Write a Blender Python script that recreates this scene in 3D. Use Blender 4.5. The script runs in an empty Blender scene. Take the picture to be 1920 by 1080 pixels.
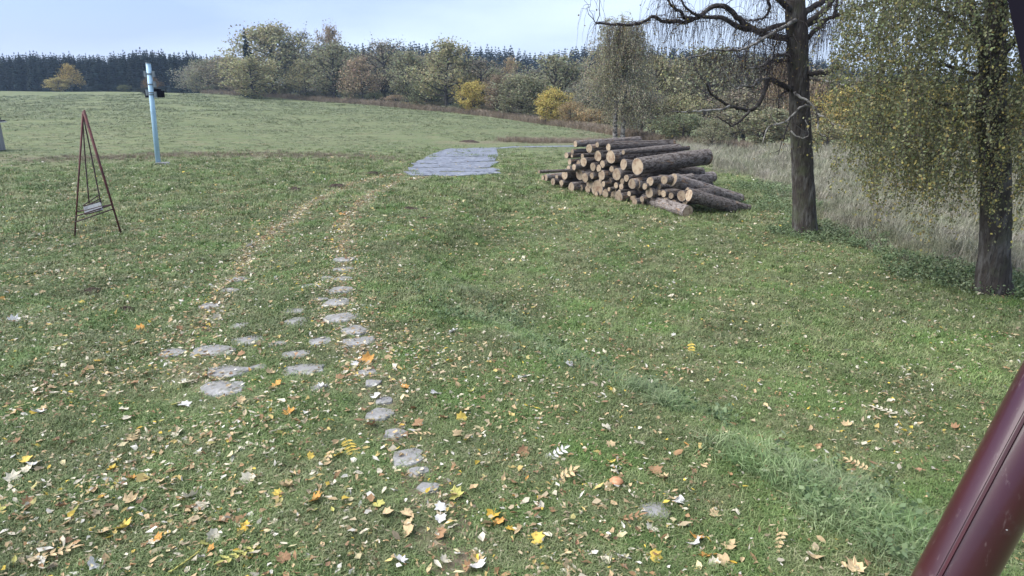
import bpy, math, random
import numpy as np
from mathutils import Vector, Matrix

random.seed(7)
RNG = np.random.default_rng(11)
SC = bpy.context.scene
COL = SC.collection

# ------------------------------------------------------------------ camera
F = 1250.0                       # focal length in pixels of a 1920 px wide picture
PITCH = math.radians(16.3)
CAMZ = 3.0
cd = bpy.data.cameras.new('camera')
cd.sensor_width = 36.0
cd.lens = 36.0 * F / 1920.0
cd.clip_start = 0.05
cd.clip_end = 5000
cam = bpy.data.objects.new('camera', cd)
cam.location = (0, 0, CAMZ)
cam.rotation_euler = (math.pi / 2 - PITCH, 0, 0)
COL.objects.link(cam)
SC.camera = cam

# ------------------------------------------------------------------ sky, sun, exposure
SUN_EL, SUN_AZ = math.radians(48), math.radians(-95)     # azimuth measured from +Y towards +X
world = bpy.data.worlds.new('World')
SC.world = world
world.use_nodes = True
wn, wl = world.node_tree.nodes, world.node_tree.links
wn.clear()
wo = wn.new('ShaderNodeOutputWorld')
bg = wn.new('ShaderNodeBackground')
bg.inputs['Strength'].default_value = 0.145
sky = wn.new('ShaderNodeTexSky')
sky.sky_type = 'NISHITA'
sky.sun_disc = False
sky.sun_elevation = SUN_EL
sky.sun_rotation = SUN_AZ
sky.air_density = 1.0
sky.dust_density = 1.5
sky.ozone_density = 1.5
tc = wn.new('ShaderNodeTexCoord')
mp = wn.new('ShaderNodeMapping')
mp.inputs['Scale'].default_value = (1.0, 1.0, 4.0)
mp.inputs['Location'].default_value = (5.5, 0.7, 0.0)
nz = wn.new('ShaderNodeTexNoise')
nz.inputs['Scale'].default_value = 1.0
nz.inputs['Detail'].default_value = 7
nz.inputs['Roughness'].default_value = 0.5
rp = wn.new('ShaderNodeMapRange')
rp.inputs['From Min'].default_value = 0.36
rp.inputs['From Max'].default_value = 0.62
rp.inputs['To Min'].default_value = 0.26
rp.inputs['To Max'].default_value = 1.0
mx = wn.new('ShaderNodeMix')
mx.data_type = 'RGBA'
mx.inputs['B'].default_value = (3.3, 3.9, 4.6, 1)
wl.new(tc.outputs['Generated'], mp.inputs['Vector'])
wl.new(mp.outputs['Vector'], nz.inputs['Vector'])
wl.new(nz.outputs['Fac'], rp.inputs['Value'])
wl.new(rp.outputs['Result'], mx.inputs['Factor'])
ts = wn.new('ShaderNodeMix')                       # thin grey-blue veil over the clear sky
ts.data_type = 'RGBA'; ts.blend_type = 'MULTIPLY'
ts.inputs['Factor'].default_value = 1.0
ts.inputs['B'].default_value = (0.35, 0.39, 0.76, 1)
wl.new(sky.outputs['Color'], ts.inputs['A'])
wl.new(ts.outputs['Result'], mx.inputs['A'])
wl.new(mx.outputs['Result'], bg.inputs['Color'])
wl.new(bg.outputs['Background'], wo.inputs['Surface'])

sd = bpy.data.lights.new('sun', 'SUN')
sd.energy = 3.3
sd.angle = math.radians(75)
sd.color = (1.0, 0.96, 0.9)
sun = bpy.data.objects.new('sun', sd)
sdir = Vector((math.sin(SUN_AZ) * math.cos(SUN_EL), math.cos(SUN_AZ) * math.cos(SUN_EL), math.sin(SUN_EL)))
sun.rotation_euler = sdir.to_track_quat('Z', 'Y').to_euler()
sun.location = (0, 0, 60)
COL.objects.link(sun)

SC.view_settings.view_transform = 'Standard'
SC.view_settings.look = 'None'
SC.view_settings.gamma = 1.0
SC.view_settings.use_curve_mapping = False
SC.view_settings.exposure = 1.05
SC.render.engine = 'CYCLES'
SC.cycles.use_denoising = True
SC.cycles.max_bounces = 4
SC.cycles.diffuse_bounces = 2
SC.cycles.volume_bounces = 0

# ------------------------------------------------------------------ pixels <-> world
CP, SP = math.cos(PITCH), math.sin(PITCH)
def ray(px, py):
    u = (px - 960) / F; v = (540 - py) / F
    return np.array([u, CP + v * SP, -SP + v * CP])
def P(px, py, depth):
    """world point seen at a pixel of the photograph, `depth` metres ahead (along Y)"""
    d = ray(px, py)
    return np.array([0, 0, CAMZ]) + d * (depth / d[1])

def sst(a, b, x):
    t = np.clip((x - a) / (b - a), 0, 1)
    return t * t * (3 - 2 * t)

# field boundary: (px, py, depth) -> azimuth, radius, height
BND = [(-600, 176, 200), (0, 176, 195), (200, 174, 190), (380, 176, 180), (560, 188, 150), (700, 198, 125), (880, 215, 100),
       (1000, 230, 85), (1100, 245, 70), (1150, 256, 60), (1250, 272, 50), (1400, 285, 42), (2400, 290, 42)]
_b = [(math.atan2(p[0], p[1]), math.hypot(p[0], p[1]), p[2]) for p in (P(*b) for b in BND)]
BAZ = np.array([b[0] for b in _b]); BR = np.array([b[1] for b in _b]); BZ = np.array([b[2] for b in _b])
BANK_Y = np.array([0, 3.6, 4.7, 6.3, 8.7, 12, 16, 25, 40])
BANK_X = np.array([4.0, 2.9, 2.4, 1.3, -0.66, -1.9, -1.6, -0.4, 0.5])

def height(x, y, fine=True):
    x = np.asarray(x, float); y = np.asarray(y, float)
    r = np.hypot(x, y); az = np.arctan2(x, y)
    xb = np.interp(y, BANK_Y, BANK_X)
    fade = 1 - 0.5 * sst(12, 24, y) - 0.3 * sst(24, 36, y)
    z = -0.34 * sst(-0.25, 1.25, x - xb) * fade
    z = z - 0.55 * sst(8.6, 14, x) * (1 - sst(34, 50, r))
    rb = np.interp(az, BAZ, BR); zb = np.interp(az, BAZ, BZ)
    t = np.clip((r - 33) / np.maximum(rb - 33, 1), 0, 1)
    z = z * (1 - t) + zb * t
    e = r - rb
    dip = np.interp(az, [-0.7, -0.43, -0.2, 0.0, 0.3], [0.6, 0.6, 2.5, 4.0, 3.0])
    hill = np.interp(az, [-0.7, -0.43, -0.2, 0.0, 0.3], [2.0, 2.0, 8.0, 11.0, 10.0])
    z = z - dip * sst(3, 50, e) + hill * sst(190, 340, r)
    if fine:
        k = np.exp(-r / 60)
        z = z + k * (0.012 * np.sin(3.1 * x + 1.7 * y) + 0.012 * np.sin(2.3 * y - 2.9 * x + 1) + 0.02 * np.sin(0.9 * x + 0.4) * np.sin(1.1 * y)
             + 0.006 * np.sin(8.3 * x + 3 * np.sin(1.3 * y)) * np.sin(7.1 * y + 2 * np.sin(0.9 * x)))
        z = z + (1 - k) * 0.12 * np.sin(0.11 * x + 0.5) * np.sin(0.13 * y + 0.3 * np.sin(0.06 * x))
    return z

def G(px, py, lift=0.0):
    """where the ray of a pixel meets the ground"""
    d = ray(px, py); o = np.array([0, 0, CAMZ])
    t = np.geomspace(2.0, 900, 2500)
    p = o + t[:, None] * d
    g = p[:, 2] - height(p[:, 0], p[:, 1])
    i = np.argmax(g < 0)
    if i == 0: i = len(t) - 1
    a, b = t[i - 1], t[i]
    ga, gb = g[i - 1], g[i]
    tt = a + (b - a) * ga / (ga - gb + 1e-12)
    q = o + tt * d
    q[2] = float(height(q[0], q[1])) + lift
    return q

# ------------------------------------------------------------------ mesh helpers
class MB:
    """collects vertices and faces of one mesh"""
    def __init__(s): s.v = []; s.f = []; s.n = 0; s.m = []
    def add(s, v, f, mi=0):
        v = np.asarray(v, float).reshape(-1, 3)
        s.v.append(v)
        s.f += [tuple(int(i) + s.n for i in q) for q in f]
        s.m += [mi] * len(f)
        s.n += len(v)
    def box(s, c, size, R=None, mi=0):
        h = np.array(size) / 2
        v = np.array([[x, y, z] for x in (-1, 1) for y in (-1, 1) for z in (-1, 1)]) * h
        if R is not None: v = v @ np.array(R).T
        s.add(v + np.array(c), [(0, 1, 3, 2), (4, 6, 7, 5), (0, 4, 5, 1), (2, 3, 7, 6), (0, 2, 6, 4), (1, 5, 7, 3)], mi)
    def bar(s, a, b, w, h, mi=0):
        a = np.array(a, float); b = np.array(b, float); d = b - a; L = np.linalg.norm(d); d /= L
        up = np.array([0, 0, 1.0]) if abs(d[2]) < 0.95 else np.array([0, 1.0, 0])
        x = np.cross(up, d); x /= np.linalg.norm(x); y = np.cross(d, x)
        s.box((a + b) / 2, (w, h, L), np.stack([x, y, d], 1), mi)
    def tube(s, pts, rad, k=8, cap=True, mi=0, wob=0.0):
        pts = np.asarray(pts, float); n = len(pts)
        rad = np.broadcast_to(np.asarray(rad, float), (n,))
        tg = np.gradient(pts, axis=0); tg /= (np.linalg.norm(tg, axis=1)[:, None] + 1e-9)
        ref = np.array([0, 0, 1.0]) if abs(tg[0][2]) < 0.8 else np.array([0, 1.0, 0])
        x = np.cross(ref, tg); bad = np.linalg.norm(x, axis=1) < 0.05
        x[bad] = np.cross(np.array([1.0, 0.3, 0.2]), tg[bad])
        x /= np.linalg.norm(x, axis=1)[:, None]; y = np.cross(tg, x)
        a = np.arange(k) * 2 * math.pi / k
        rr = rad[:, None] * (1 + wob * np.random.default_rng(n * 7 + k).uniform(-1, 1, (n, k)))
        v = pts[:, None, :] + rr[..., None] * (np.cos(a)[None, :, None] * x[:, None, :] + np.sin(a)[None, :, None] * y[:, None, :])
        f = [(i * k + j, i * k + (j + 1) % k, (i + 1) * k + (j + 1) % k, (i + 1) * k + j) for i in range(n - 1) for j in range(k)]
        if cap: f += [tuple(range(k - 1, -1, -1)), tuple((n - 1) * k + j for j in range(k))]
        s.add(v.reshape(-1, 3), f, mi)
    def mesh(s, name, mats, smooth=False, bevel=0):
        me = bpy.data.meshes.new(name)
        v = np.concatenate(s.v) if s.v else np.zeros((0, 3))
        me.from_pydata(v.tolist(), [], s.f)
        for m in (mats if isinstance(mats, (list, tuple)) else [mats]): me.materials.append(m)
        if any(s.m): me.polygons.foreach_set('material_index', s.m)
        if smooth: me.polygons.foreach_set('use_smooth', [True] * len(me.polygons))
        me.update()
        return me
    def build(s, name, mats, parent=None, smooth=False, loc=None):
        return link(name, s.mesh(name, mats, smooth), parent, loc)

def link(name, data, parent=None, loc=None):
    o = bpy.data.objects.new(name, data)
    COL.objects.link(o)
    if parent is not None: o.parent = parent
    if loc is not None: o.location = loc
    return o
def tag(o, label=None, cat=None, group=None, kind=None):
    if label: o['label'] = label
    if cat: o['category'] = cat
    if group: o['group'] = group
    if kind: o['kind'] = kind
    return o
def empty(name, loc, label=None, cat=None, group=None):
    o = link(name, None, None, tuple(float(c) for c in loc))
    o.empty_display_size = 0.2
    return tag(o, label, cat, group)

def quads_mesh(name, V, mats, cols=None, tri=False, smooth=False):
    """V: (n, k, 3) polygons of k corners, cols: (n, 3) colour per polygon"""
    n, k = V.shape[:2]
    me = bpy.data.meshes.new(name)
    me.vertices.add(n * k); me.vertices.foreach_set('co', V.reshape(-1).astype(np.float32))
    me.loops.add(n * k); me.loops.foreach_set('vertex_index', np.arange(n * k, dtype=np.int32))
    me.polygons.add(n)
    me.polygons.foreach_set('loop_start', np.arange(0, n * k, k, dtype=np.int32))
    me.polygons.foreach_set('loop_total', np.full(n, k, dtype=np.int32))
    if cols is not None:
        at = me.color_attributes.new('tint', 'FLOAT_COLOR', 'POINT')
        c = np.ones((n, k, 4), np.float32); c[:, :, :3] = cols[:, None, :]
        at.data.foreach_set('color', c.reshape(-1))
    for m in (mats if isinstance(mats, (list, tuple)) else [mats]): me.materials.append(m)
    me.update(calc_edges=True)
    return me

# ------------------------------------------------------------------ materials
def mat(name, col, rough=0.9, spec=0.2, noise=None, bump=None, coat=0.0, metal=0.0):
    """noise: list of (scale, colour2, lo, hi, detail[, stretch]) mixed over the base; bump: (scale, strength, distance[, stretch])"""
    m = bpy.data.materials.new(name); m.use_nodes = True
    n, l = m.node_tree.nodes, m.node_tree.links
    b = n['Principled BSDF']
    b.inputs['Roughness'].default_value = rough
    b.inputs['Specular IOR Level'].default_value = spec
    b.inputs['Coat Weight'].default_value = coat
    b.inputs['Metallic'].default_value = metal
    c = n.new('ShaderNodeRGB'); c.outputs[0].default_value = (*col, 1)
    out = c.outputs[0]
    t = n.new('ShaderNodeTexCoord')
    def noi(scale, detail, st):
        mp = n.new('ShaderNodeMapping'); mp.inputs['Scale'].default_value = st
        l.new(t.outputs['Object'], mp.inputs['Vector'])
        z = n.new('ShaderNodeTexNoise'); z.inputs['Scale'].default_value = scale; z.inputs['Detail'].default_value = detail
        z.inputs['Roughness'].default_value = 0.6
        l.new(mp.outputs['Vector'], z.inputs['Vector'])
        return z.outputs['Fac']
    for q in (noise or []):
        scale, c2, lo, hi, det = q[:5]
        st = q[5] if len(q) > 5 else (1, 1, 1)
        fac = noi(scale, det, st)
        r = n.new('ShaderNodeMapRange'); r.inputs['From Min'].default_value = lo; r.inputs['From Max'].default_value = hi
        l.new(fac, r.inputs['Value'])
        x = n.new('ShaderNodeMix'); x.data_type = 'RGBA'; x.inputs['B'].default_value = (*c2, 1)
        l.new(r.outputs['Result'], x.inputs['Factor']); l.new(out, x.inputs['A'])
        out = x.outputs['Result']
    l.new(out, b.inputs['Base Color'])
    if bump:
        fac = noi(bump[0], 5, bump[3] if len(bump) > 3 else (1, 1, 1))
        bp = n.new('ShaderNodeBump'); bp.inputs['Strength'].default_value = bump[1]; bp.inputs['Distance'].default_value = bump[2]
        l.new(fac, bp.inputs['Height']); l.new(bp.outputs['Normal'], b.inputs['Normal'])
    m['out'] = 0
    return m

def leaf_mat(name, rough=0.7, translucent=0.25, use_obj=True, base=(1, 1, 1)):
    """leaf colour = object colour (or base) x the leaf's own tint"""
    m = bpy.data.materials.new(name); m.use_nodes = True
    n, l = m.node_tree.nodes, m.node_tree.links
    b = n['Principled BSDF']; b.inputs['Roughness'].default_value = rough; b.inputs['Specular IOR Level'].default_value = 0.25
    a = n.new('ShaderNodeAttribute'); a.attribute_name = 'tint'
    out = a.outputs['Color']
    x = n.new('ShaderNodeMix'); x.data_type = 'RGBA'; x.blend_type = 'MULTIPLY'; x.inputs['Factor'].default_value = 1
    l.new(out, x.inputs['A'])
    if use_obj:
        oi = n.new('ShaderNodeObjectInfo'); l.new(oi.outputs['Color'], x.inputs['B'])
    else:
        x.inputs['B'].default_value = (*base, 1)
    out = x.outputs['Result']
    l.new(out, b.inputs['Base Color'])
    if translucent:
        tr = n.new('ShaderNodeBsdfTranslucent'); l.new(out, tr.inputs['Color'])
        ms = n.new('ShaderNodeMixShader'); ms.inputs['Fac'].default_value = translucent
        l.new(b.outputs[0], ms.inputs[1]); l.new(tr.outputs[0], ms.inputs[2])
        l.new(ms.outputs[0], n['Material Output'].inputs['Surface'])
    return m

def blade_mat(name, c1, c2, c3, green=0.0):
    """grass blades: colour differs from tuft to tuft and along large patches"""
    m = bpy.data.materials.new(name); m.use_nodes = True
    n, l = m.node_tree.nodes, m.node_tree.links
    b = n['Principled BSDF']; b.inputs['Roughness'].default_value = 0.6; b.inputs['Specular IOR Level'].default_value = 0.3
    oi = n.new('ShaderNodeObjectInfo')
    cr = n.new('ShaderNodeValToRGB'); e = cr.color_ramp.elements
    e[0].position = 0.0; e[0].color = (*c1, 1); e[1].position = 1.0; e[1].color = (*c3, 1)
    q = e.new(0.6); q.color = (*c2, 1)
    l.new(oi.outputs['Random'], cr.inputs['Fac'])
    g = n.new('ShaderNodeNewGeometry'); z = n.new('ShaderNodeTexNoise'); z.inputs['Scale'].default_value = 0.55; z.inputs['Detail'].default_value = 4
    l.new(g.outputs['Position'], z.inputs['Vector'])
    r = n.new('ShaderNodeMapRange'); r.inputs['From Min'].default_value = 0.35; r.inputs['From Max'].default_value = 0.65
    r.inputs['To Min'].default_value = 0.84; r.inputs['To Max'].default_value = 1.14
    l.new(z.outputs['Fac'], r.inputs['Value'])
    z2 = n.new('ShaderNodeTexNoise'); z2.inputs['Scale'].default_value = 1.1; z2.inputs['Detail'].default_value = 3
    l.new(g.outputs['Position'], z2.inputs['Vector'])
    r2 = n.new('ShaderNodeMapRange'); r2.inputs['From Min'].default_value = 0.42; r2.inputs['From Max'].default_value = 0.66; r2.inputs['To Max'].default_value = green
    l.new(z2.outputs['Fac'], r2.inputs['Value'])
    gm_ = n.new('ShaderNodeMix'); gm_.data_type = 'RGBA'; gm_.blend_type = 'MULTIPLY'; gm_.inputs['B'].default_value = (.55, .95, .38, 1)
    l.new(r2.outputs['Result'], gm_.inputs['Factor']); l.new(cr.outputs['Color'], gm_.inputs['A'])
    x = n.new('ShaderNodeVectorMath'); x.operation = 'SCALE'
    l.new(gm_.outputs['Result'], x.inputs[0]); l.new(r.outputs['Result'], x.inputs['Scale'])
    l.new(x.outputs[0], b.inputs['Base Color'])
    return m

M = {}
M['bark_dark'] = mat('bark_dark', (0.055, 0.048, 0.042), 0.95, 0.1,
    [(9, (0.13, 0.125, 0.115), 0.48, 0.66, 6, (1, 1, 0.25)), (2.2, (0.075, 0.08, 0.05), 0.5, 0.7, 4), (30, (0.025, 0.022, 0.02), 0.52, 0.7, 4, (1, 1, 0.2))],
    (14, 1.0, 0.05, (1, 1, 0.22)))
M['branch'] = mat('branch', (0.045, 0.04, 0.038), 0.9, 0.1, [(6, (0.12, 0.115, 0.105), 0.52, 0.7, 4)], (20, 0.5, 0.02))
M['branch_dead'] = mat('branch_dead', (0.34, 0.325, 0.30), 0.9, 0.1, [(6, (0.06, 0.055, 0.05), 0.45, 0.65, 4)], (20, 0.5, 0.02))
M['twig'] = mat('twig', (0.05, 0.042, 0.045), 0.9, 0.1)
M['trunk_far'] = mat('trunk_far', (0.06, 0.054, 0.048), 0.95, 0.1, [(4, (0.10, 0.09, 0.08), 0.45, 0.65, 3)])
M['trunk_birch'] = mat('trunk_birch', (0.25, 0.24, 0.22), 0.9, 0.1, [(3, (0.05, 0.045, 0.04), 0.45, 0.6, 3, (1, 1, 2))])
M['leaf'] = leaf_mat('leaf', 0.75, 0.3)
M['needle'] = leaf_mat('needle', 0.9, 0.0)
M['log_bark'] = mat('log_bark', (0.205, 0.178, 0.16), 0.95, 0.1,
    [(7, (0.31, 0.28, 0.26), 0.48, 0.62, 6, (1, 1, 5)), (2.2, (0.085, 0.068, 0.06), 0.48, 0.62, 6, (1, 1, 7)), (1.6, (0.30, 0.20, 0.13), 0.60, 0.68, 5, (1, 1, 6))], (5, 1.0, 0.12, (1, 1, 6)))
_n, _l = M['log_bark'].node_tree.nodes, M['log_bark'].node_tree.links
_b = _n['Principled BSDF']; _src = _b.inputs['Base Color'].links[0].from_socket
_hs = _n.new('ShaderNodeHueSaturation'); _oi = _n.new('ShaderNodeObjectInfo'); _r = _n.new('ShaderNodeMapRange'); _r.inputs['To Min'].default_value = .65; _r.inputs['To Max'].default_value = 1.5
_l.new(_oi.outputs['Random'], _r.inputs['Value']); _l.new(_r.outputs['Result'], _hs.inputs['Value']); _l.new(_src, _hs.inputs['Color']); _l.new(_hs.outputs['Color'], _b.inputs['Base Color'])
M['soil'] = mat('soil', (0.055, 0.042, 0.034), 1.0, 0.05, [(9, (0.1, 0.08, 0.065), 0.45, 0.65, 5)], (25, 1.0, 0.05))
M['asphalt'] = mat('asphalt', (0.15, 0.165, 0.195), 0.6, 0.4, [(1.4, (0.20, 0.215, 0.25), 0.4, 0.65, 6), (5, (0.07, 0.075, 0.09), 0.5, 0.66, 6), (2.4, (.30, .30, .31), .6, .7, 6)], (18, 0.6, 0.03))
M['stone'] = mat('stone', (0.24, 0.235, 0.225), 0.9, 0.2, [(5, (0.40, 0.395, 0.38), 0.45, 0.65, 6), (9, (0.12, 0.115, 0.085), 0.5, 0.7, 5)], (22, 0.7, 0.02))
M['pole'] = mat('pole_paint', (0.36, 0.54, 0.68), 0.45, 0.4, [(4, (0.28, 0.43, 0.55), 0.5, 0.7, 4)])
M['metal_grey'] = mat('metal_grey', (0.16, 0.19, 0.21), 0.5, 0.4, [(8, (0.2, 0.22, 0.23), 0.5, 0.7, 3)])
M['swing_red'] = mat('swing_red', (0.10, 0.028, 0.028), 0.6, 0.3, [(6, (0.055, 0.02, 0.022), 0.45, 0.65, 4)])
M['swing_dark'] = mat('swing_dark', (0.05, 0.03, 0.032), 0.6, 0.3, [(8, (0.09, 0.045, 0.04), 0.5, 0.7, 3)])
M['slat'] = mat('seat_paint', (0.5, 0.5, 0.5), 0.7, 0.2, [(12, (0.3, 0.3, 0.31), 0.5, 0.7, 4)])
M['maroon'] = mat('maroon_paint', (0.042, 0.006, 0.010), 0.3, 0.6, [(3.0, (0.026, 0.005, 0.008), 0.4, 0.7, 4), (70, (0.5, 0.48, 0.48), 0.745, 0.76, 2), (14, (0.075, 0.045, 0.045), 0.6, 0.72, 6), (120, (0.09, 0.05, 0.05), 0.62, 0.7, 4, (1, 1, .2))], (60, 0.04, 0.002), coat=0.3)
M['maroon_dark'] = mat('maroon_dark', (0.03, 0.006, 0.012), 0.5, 0.3, [(8, (0.05, 0.008, 0.014), 0.4, 0.7, 3)])
M['timber_dark'] = mat('timber_dark', (0.008, 0.007, 0.012), 0.9, 0.05, [(12, (0.013, 0.011, 0.016), 0.45, 0.65, 4, (1, 1, 0.1))])
M['shed_wood'] = mat('shed_wood', (0.24, 0.24, 0.25), 0.85, 0.2, [(10, (0.16, 0.16, 0.18), 0.45, 0.65, 5, (1, 1, 0.1))])
M['shed_roof'] = mat('shed_roof', (0.05, 0.045, 0.07), 0.7, 0.2, [(6, (0.09, 0.085, 0.1), 0.5, 0.7, 3)])
M['shed_trim'] = mat('shed_trim', (0.45, 0.45, 0.47), 0.7, 0.2, [(6, (0.3, 0.3, 0.32), 0.5, 0.7, 3)])
M['cap'] = mat('mushroom_cap', (0.42, 0.19, 0.09), 0.6, 0.3, [(30, (0.55, 0.32, 0.18), 0.45, 0.65, 4), (14, (0.22, 0.09, 0.04), 0.55, 0.7, 4)])
M['stem'] = mat('mushroom_stem', (0.6, 0.52, 0.4), 0.8, 0.2, [(30, (0.45, 0.36, 0.26), 0.5, 0.7, 3)])
M['litter'] = leaf_mat('fallen_leaves', 0.75, 0.1, use_obj=False)
M['litter_obj'] = leaf_mat('fallen_leaf_skin', 0.7, 0.1, use_obj=True)

def ring_mat():
    m = mat('cut_wood', (0.60, 0.44, 0.27), 0.85, 0.15)
    n, l = m.node_tree.nodes, m.node_tree.links
    b = n['Principled BSDF']
    t = n.new('ShaderNodeTexCoord'); w = n.new('ShaderNodeTexWave'); w.wave_type = 'RINGS'; w.rings_direction = 'Z'
    w.inputs['Scale'].default_value = 2.6; w.inputs['Distortion'].default_value = 2.0; w.inputs['Detail'].default_value = 3
    l.new(t.outputs['Object'], w.inputs['Vector'])
    z = n.new('ShaderNodeTexNoise'); z.inputs['Scale'].default_value = 1.7; z.inputs['Detail'].default_value = 6
    oi = n.new('ShaderNodeObjectInfo'); ad = n.new('ShaderNodeVectorMath'); ad.operation = 'ADD'
    ml = n.new('ShaderNodeMath'); ml.operation = 'MULTIPLY'; ml.inputs[1].default_value = 60
    l.new(oi.outputs['Random'], ml.inputs[0])
    l.new(t.outputs['Object'], ad.inputs[0]); l.new(ml.outputs[0], ad.inputs[1]); l.new(ad.outputs[0], z.inputs['Vector'])
    c1 = n.new('ShaderNodeMix'); c1.data_type = 'RGBA'; c1.inputs['A'].default_value = (0.40, 0.325, 0.235, 1); c1.inputs['B'].default_value = (0.30, 0.225, 0.15, 1)
    mm = n.new('ShaderNodeMath'); mm.operation = 'MULTIPLY'; mm.inputs[1].default_value = 0.6; l.new(w.outputs['Fac'], mm.inputs[0]); l.new(mm.outputs[0], c1.inputs['Factor'])
    r = n.new('ShaderNodeMapRange'); r.inputs['From Min'].default_value = 0.46; r.inputs['From Max'].default_value = 0.68
    l.new(z.outputs['Fac'], r.inputs['Value'])
    c2 = n.new('ShaderNodeMix'); c2.data_type = 'RGBA'; c2.inputs['B'].default_value = (0.21, 0.14, 0.095, 1)
    l.new(r.outputs['Result'], c2.inputs['Factor']); l.new(c1.outputs['Result'], c2.inputs['A'])
    # each end has weathered a little differently
    hs = n.new('ShaderNodeHueSaturation'); l.new(c2.outputs['Result'], hs.inputs['Color'])
    rv = n.new('ShaderNodeMapRange'); rv.inputs['To Min'].default_value = 0.65; rv.inputs['To Max'].default_value = 1.12
    l.new(oi.outputs['Random'], rv.inputs['Value']); l.new(rv.outputs['Result'], hs.inputs['Value'])
    l.new(hs.outputs['Color'], b.inputs['Base Color'])
    return m
M['cut'] = ring_mat()

def ground_mat():
    m = bpy.data.materials.new('meadow'); m.use_nodes = True
    n, l = m.node_tree.nodes, m.node_tree.links
    b = n['Principled BSDF']; b.inputs['Roughness'].default_value = 1.0; b.inputs['Specular IOR Level'].default_value = 0.05
    t = n.new('ShaderNodeTexCoord')
    def noi(scale, det, st=(1, 1, 1), ro=0.6):
        mp = n.new('ShaderNodeMapping'); mp.inputs['Scale'].default_value = st; l.new(t.outputs['Object'], mp.inputs['Vector'])
        z = n.new('ShaderNodeTexNoise'); z.inputs['Scale'].default_value = scale; z.inputs['Detail'].default_value = det; z.inputs['Roughness'].default_value = ro
        l.new(mp.outputs['Vector'], z.inputs['Vector']); return z.outputs['Fac']
    def mr(v, a, c):
        r = n.new('ShaderNodeMapRange'); r.inputs['From Min'].default_value = a; r.inputs['From Max'].default_value = c; l.new(v, r.inputs['Value']); return r.outputs['Result']
    def mixc(f, a, c2):
        x = n.new('ShaderNodeMix'); x.data_type = 'RGBA'
        l.new(f, x.inputs['Factor'])
        if isinstance(a, tuple): x.inputs['A'].default_value = (*a, 1)
        else: l.new(a, x.inputs['A'])
        if isinstance(c2, tuple): x.inputs['B'].default_value = (*c2, 1)
        else: l.new(c2, x.inputs['B'])
        return x.outputs['Result']
    def mul(a, c):
        x = n.new('ShaderNodeMath'); x.operation = 'MULTIPLY'; l.new(a, x.inputs[0])
        if isinstance(c, float): x.inputs[1].default_value = c
        else: l.new(c, x.inputs[1])
        return x.outputs[0]
    at = n.new('ShaderNodeAttribute'); at.attribute_name = 'zone'
    sp = n.new('ShaderNodeSeparateColor'); l.new(at.outputs['Color'], sp.inputs['Color'])
    soilm, drym, fieldm = sp.outputs['Red'], sp.outputs['Green'], sp.outputs['Blue']
    lawn = mixc(mr(noi(1.3, 6), 0.38, 0.62), (0.125, 0.155, 0.07), (0.175, 0.185, 0.095))
    lawn = mixc(mr(noi(7, 5), 0.5, 0.68), lawn, (0.19, 0.165, 0.105))
    lawn = mixc(mr(noi(45, 3), 0.5, 0.72), lawn, (0.09, 0.105, 0.055))
    field = mixc(mr(noi(0.13, 6, (1, 2.2, 1)), 0.35, 0.65), (0.135, 0.168, 0.083), (0.178, 0.20, 0.108))
    field = mixc(mul(mr(noi(0.55, 6, (0.6, 2.0, 1)), 0.46, 0.62), 0.85), field, (0.125, 0.15, 0.08))
    field = mixc(mul(mr(noi(1.2, 5, (0.5, 2.0, 1)), 0.52, 0.66), 0.8), field, (0.22, 0.195, 0.125))
    col = mixc(fieldm, lawn, field)
    dn = mul(drym, mr(noi(1.6, 6, (1, 1.5, 1)), 0.32, 0.6))
    col = mixc(dn, col, (0.20, 0.17, 0.12))
    sn = mul(soilm, mr(noi(3.5, 5), 0.36, 0.6))
    col = mixc(sn, col, (0.165, 0.135, 0.095))
    l.new(col, b.inputs['Base Color'])
    bp = n.new('ShaderNodeBump'); bp.inputs['Strength'].default_value = 0.9; bp.inputs['Distance'].default_value = 0.08
    l.new(noi(9, 6), bp.inputs['Height'])
    bp2 = n.new('ShaderNodeBump'); bp2.inputs['Strength'].default_value = 0.8; bp2.inputs['Distance'].default_value = 0.5
    l.new(mul(noi(0.9, 5, (0.6, 1.6, 1)), fieldm), bp2.inputs['Height']); l.new(bp.outputs['Normal'], bp2.inputs['Normal'])
    l.new(bp2.outputs['Normal'], b.inputs['Normal'])
    return m
M['ground'] = ground_mat()

# ------------------------------------------------------------------ ground
TRACK_L = np.array([G(*p)[:2] for p in [(425, 730), (330, 665), (388, 610), (405, 555), (445, 520), (470, 466), (525, 425), (590, 378), (660, 345), (765, 325)]])
TRACK_R = np.array([G(*p)[:2] for p in [(860, 1050), (800, 915), (765, 855), (712, 785), (700, 720), (672, 640), (638, 598), (636, 545), (645, 488), (640, 430), (655, 398), (700, 362), (750, 342), (820, 326)]])
def dist_poly(x, y, poly):
    best = np.full(np.shape(x), 1e9)
    for a, b in zip(poly[:-1], poly[1:]):
        d = b - a; L2 = (d ** 2).sum()
        t = np.clip(((x - a[0]) * d[0] + (y - a[1]) * d[1]) / L2, 0, 1)
        best = np.minimum(best, np.hypot(x - a[0] - t * d[0], y - a[1] - t * d[1]))
    return best
VERGE = np.array([G(*p)[:2] for p in [(-200, 288), (60, 300), (200, 296), (310, 292), (420, 290), (540, 291), (640, 293), (760, 300)]])
def dry_edge(y):
    """x beyond which the tall straw-coloured grass grows"""
    return np.interp(y, [0, 8, 11, 16, 19, 22, 26, 36, 45], [10.5, 9.6, 8.9, 7.7, 8.2, 9.0, 9.5, 7.0, 5.5])

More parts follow.
